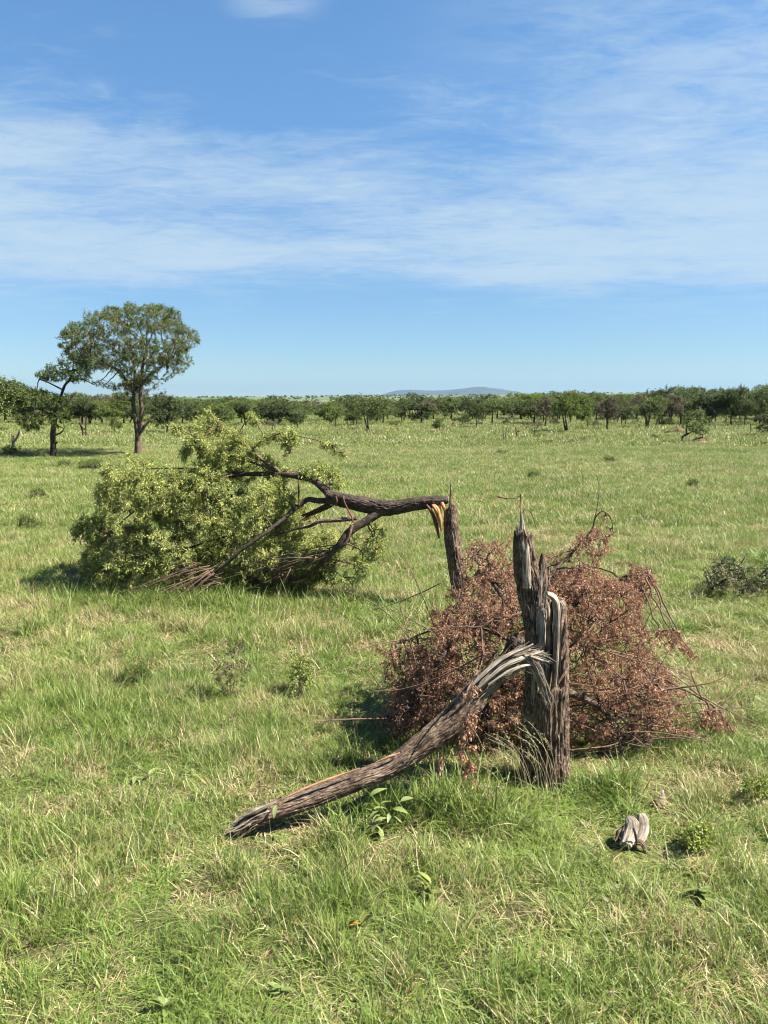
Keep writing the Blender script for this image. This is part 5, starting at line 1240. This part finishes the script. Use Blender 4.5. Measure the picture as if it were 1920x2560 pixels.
small_shrub('grass_tussock', 'dark blue green tuft in the grass, left half of the plain', (336, 1708), [(300, 1690), (315, 1665), (360, 1665), (376, 1690), (360, 1705), (315, 1706)], 90, 4, 'leaf_bright', .03, 724, .2)
small_shrub('yellow_shrub', 'yellow flecked weed at the right edge of the grass', (1890, 2000), [(1850, 1960), (1880, 1940), (1925, 1950), (1925, 1995), (1870, 1998)], 60, 3.5, 'leaf_yellow', .022, 725)

# weathered wood lying in the grass
def wood_chunk(label, base, paths, seed, mat):
    org = G(*base); Y0 = org[1]; t = thing('wood_chunk', label, 'wood', org)
    for k, (pts, ws, m) in enumerate(paths):
        mb = MB(); pp = path_px([(a, b, Y0 + c) for a, b, c in pts]); bark_tube(mb, pp, [dpx(q, Y0) / 2 for q in ws], 40, 60, .28, 2.4, 9, seed + k, jag=.12, lump=.2, squash=(.6, 1.1))
        mb.obj('wood_piece', M[m], t, origin=org)
wood_chunk('pale weathered wood chunk with a dark hollow end, lying in the grass at lower right', (1592, 2130),
    [([(1562, 2112, -.02), (1572, 2086, .03), (1578, 2060, .08), (1566, 2038, .12)], [30, 38, 34, 8], 'wood_grey'), ([(1592, 2106, .02), (1604, 2076, .07), (1606, 2050, .12), (1598, 2030, .16)], [26, 32, 28, 10], 'wood_grey'),
     ([(1568, 2118, .0), (1588, 2104, .01), (1608, 2112, .0), (1618, 2146, -.03)], [14, 20, 18, 12], 'bark'), ([(1545, 2104, .02), (1552, 2084, .05), (1562, 2066, .08)], [14, 20, 8], 'bark'), ([(1584, 2070, -.03), (1590, 2092, -.03), (1592, 2112, -.03)], [4, 7, 3], 'bark_dark')], 731, 'wood_grey')
wood_chunk('smaller brown dry wood piece behind the pale wood chunk', (1648, 2024), [([(1632, 1998, .06), (1648, 2006, .03), (1660, 2024, 0)], [12, 30, 18], 'bark'), ([(1655, 1975, .15), (1656, 2000, .06)], [6, 12], 'wood_grey')], 741, 'bark')

# single long straw stalks and the drooping seed grass before the stump
def stalk(pts, name, label, r=.0018, head=0, seed=0, mat='seed', lean=.06, cat='grass stalk', group=None):
    rng = np.random.default_rng(seed); org = G(*pts[0]); Y0 = org[1]; n = len(pts)
    pp = path_px([(a, b, Y0 - lean * k / n) for k, (a, b) in enumerate(pts)]); mb = MB(); c = catmull(pp, 14)
    tube(mb, c, np.linspace(r, r * .5, 14), 4)
    if head:
        i = rng.integers(14 - head, 14, 24); d = unit(c[-1] - c[-3]); leaves(mb, c[i] + rng.normal(size=(24, 3)) * .004, np.tile(d, (24, 1)) + rng.normal(size=(24, 3)) * .4, .02, .004, rng, .1)
    o = mb.obj(name, M[mat], origin=org); o.location = tuple(org); return tag(o, label, cat, group)
stalk([(238, 2012), (226, 1930), (200, 1840), (155, 1775)], 'straw_stalk', 'long pale straw stalk leaning left in the left part of the grass', .0024, 5, 801)
stalk([(1846, 2312), (1880, 2230), (1925, 2140)], 'straw_stalk', 'long pale straw stalk slanting out at the right edge', .0024, 0, 802)
stalk([(1250, 2060), (1236, 2000), (1215, 1960)], 'straw_stalk', 'short bent straw stalk in the tall grass before the stump', .0018, 4, 806)
def drooping_grass():
    rng = np.random.default_rng(810); mb = MB()
    for k in range(26):
        bx = rng.uniform(1215, 1405); by = rng.uniform(1985, 2035); h = rng.uniform(110, 230); dx = -rng.uniform(30, 120)
        Y0 = G(bx, by)[1]; pts = [(bx, by), (bx + dx * .15, by - h * .45), (bx + dx * .45, by - h * .8), (bx + dx, by - h)]
        c = catmull(path_px([(a, b, Y0 - .01 * q) for q, (a, b) in enumerate(pts)]), 14); tube(mb, c, np.linspace(.0014, .0008, 14), 3, False)
        i = rng.integers(9, 14, 20); leaves(mb, c[i] + rng.normal(size=(20, 3)) * .006, np.tile(unit(c[-1] - c[-3]), (20, 1)) + rng.normal(size=(20, 3)) * .5, .012, .003, rng, .1)
    o = mb.obj('drooping_grass', M['seed'], kind='stuff'); o['label'] = 'thin seed stalks arching before the foot of the jagged stump'
drooping_grass()

# ------------------------------------------------------------------ air
def haze():
    m, t = mat_new('haze_air'); pv = nn(t, 'ShaderNodeVolumePrincipled'); pv.inputs['Color'].default_value = (.17, .34, .56, 1); pv.inputs['Density'].default_value = HAZE
    pv.inputs['Anisotropy'].default_value = .2
    o = nn(t, 'ShaderNodeOutputMaterial'); t.links.new(pv.outputs[0], o.inputs['Volume'])
    x0, x1, y0, y1, z0, z1 = -11000, 11000, -60, 10600, -8.0, 175.0
    mb = MB(); mb.add([(x0, y0, z0), (x1, y0, z0), (x1, y1, z0), (x0, y1, z0), (x0, y0, z1), (x1, y0, z1), (x1, y1, z1), (x0, y1, z1)], [[0, 3, 2, 1], [4, 5, 6, 7], [0, 1, 5, 4], [1, 2, 6, 5], [2, 3, 7, 6], [3, 0, 4, 7]])
    mb.obj('haze', m, smooth=False, kind='stuff')
HAZE = 6.5e-5
haze()
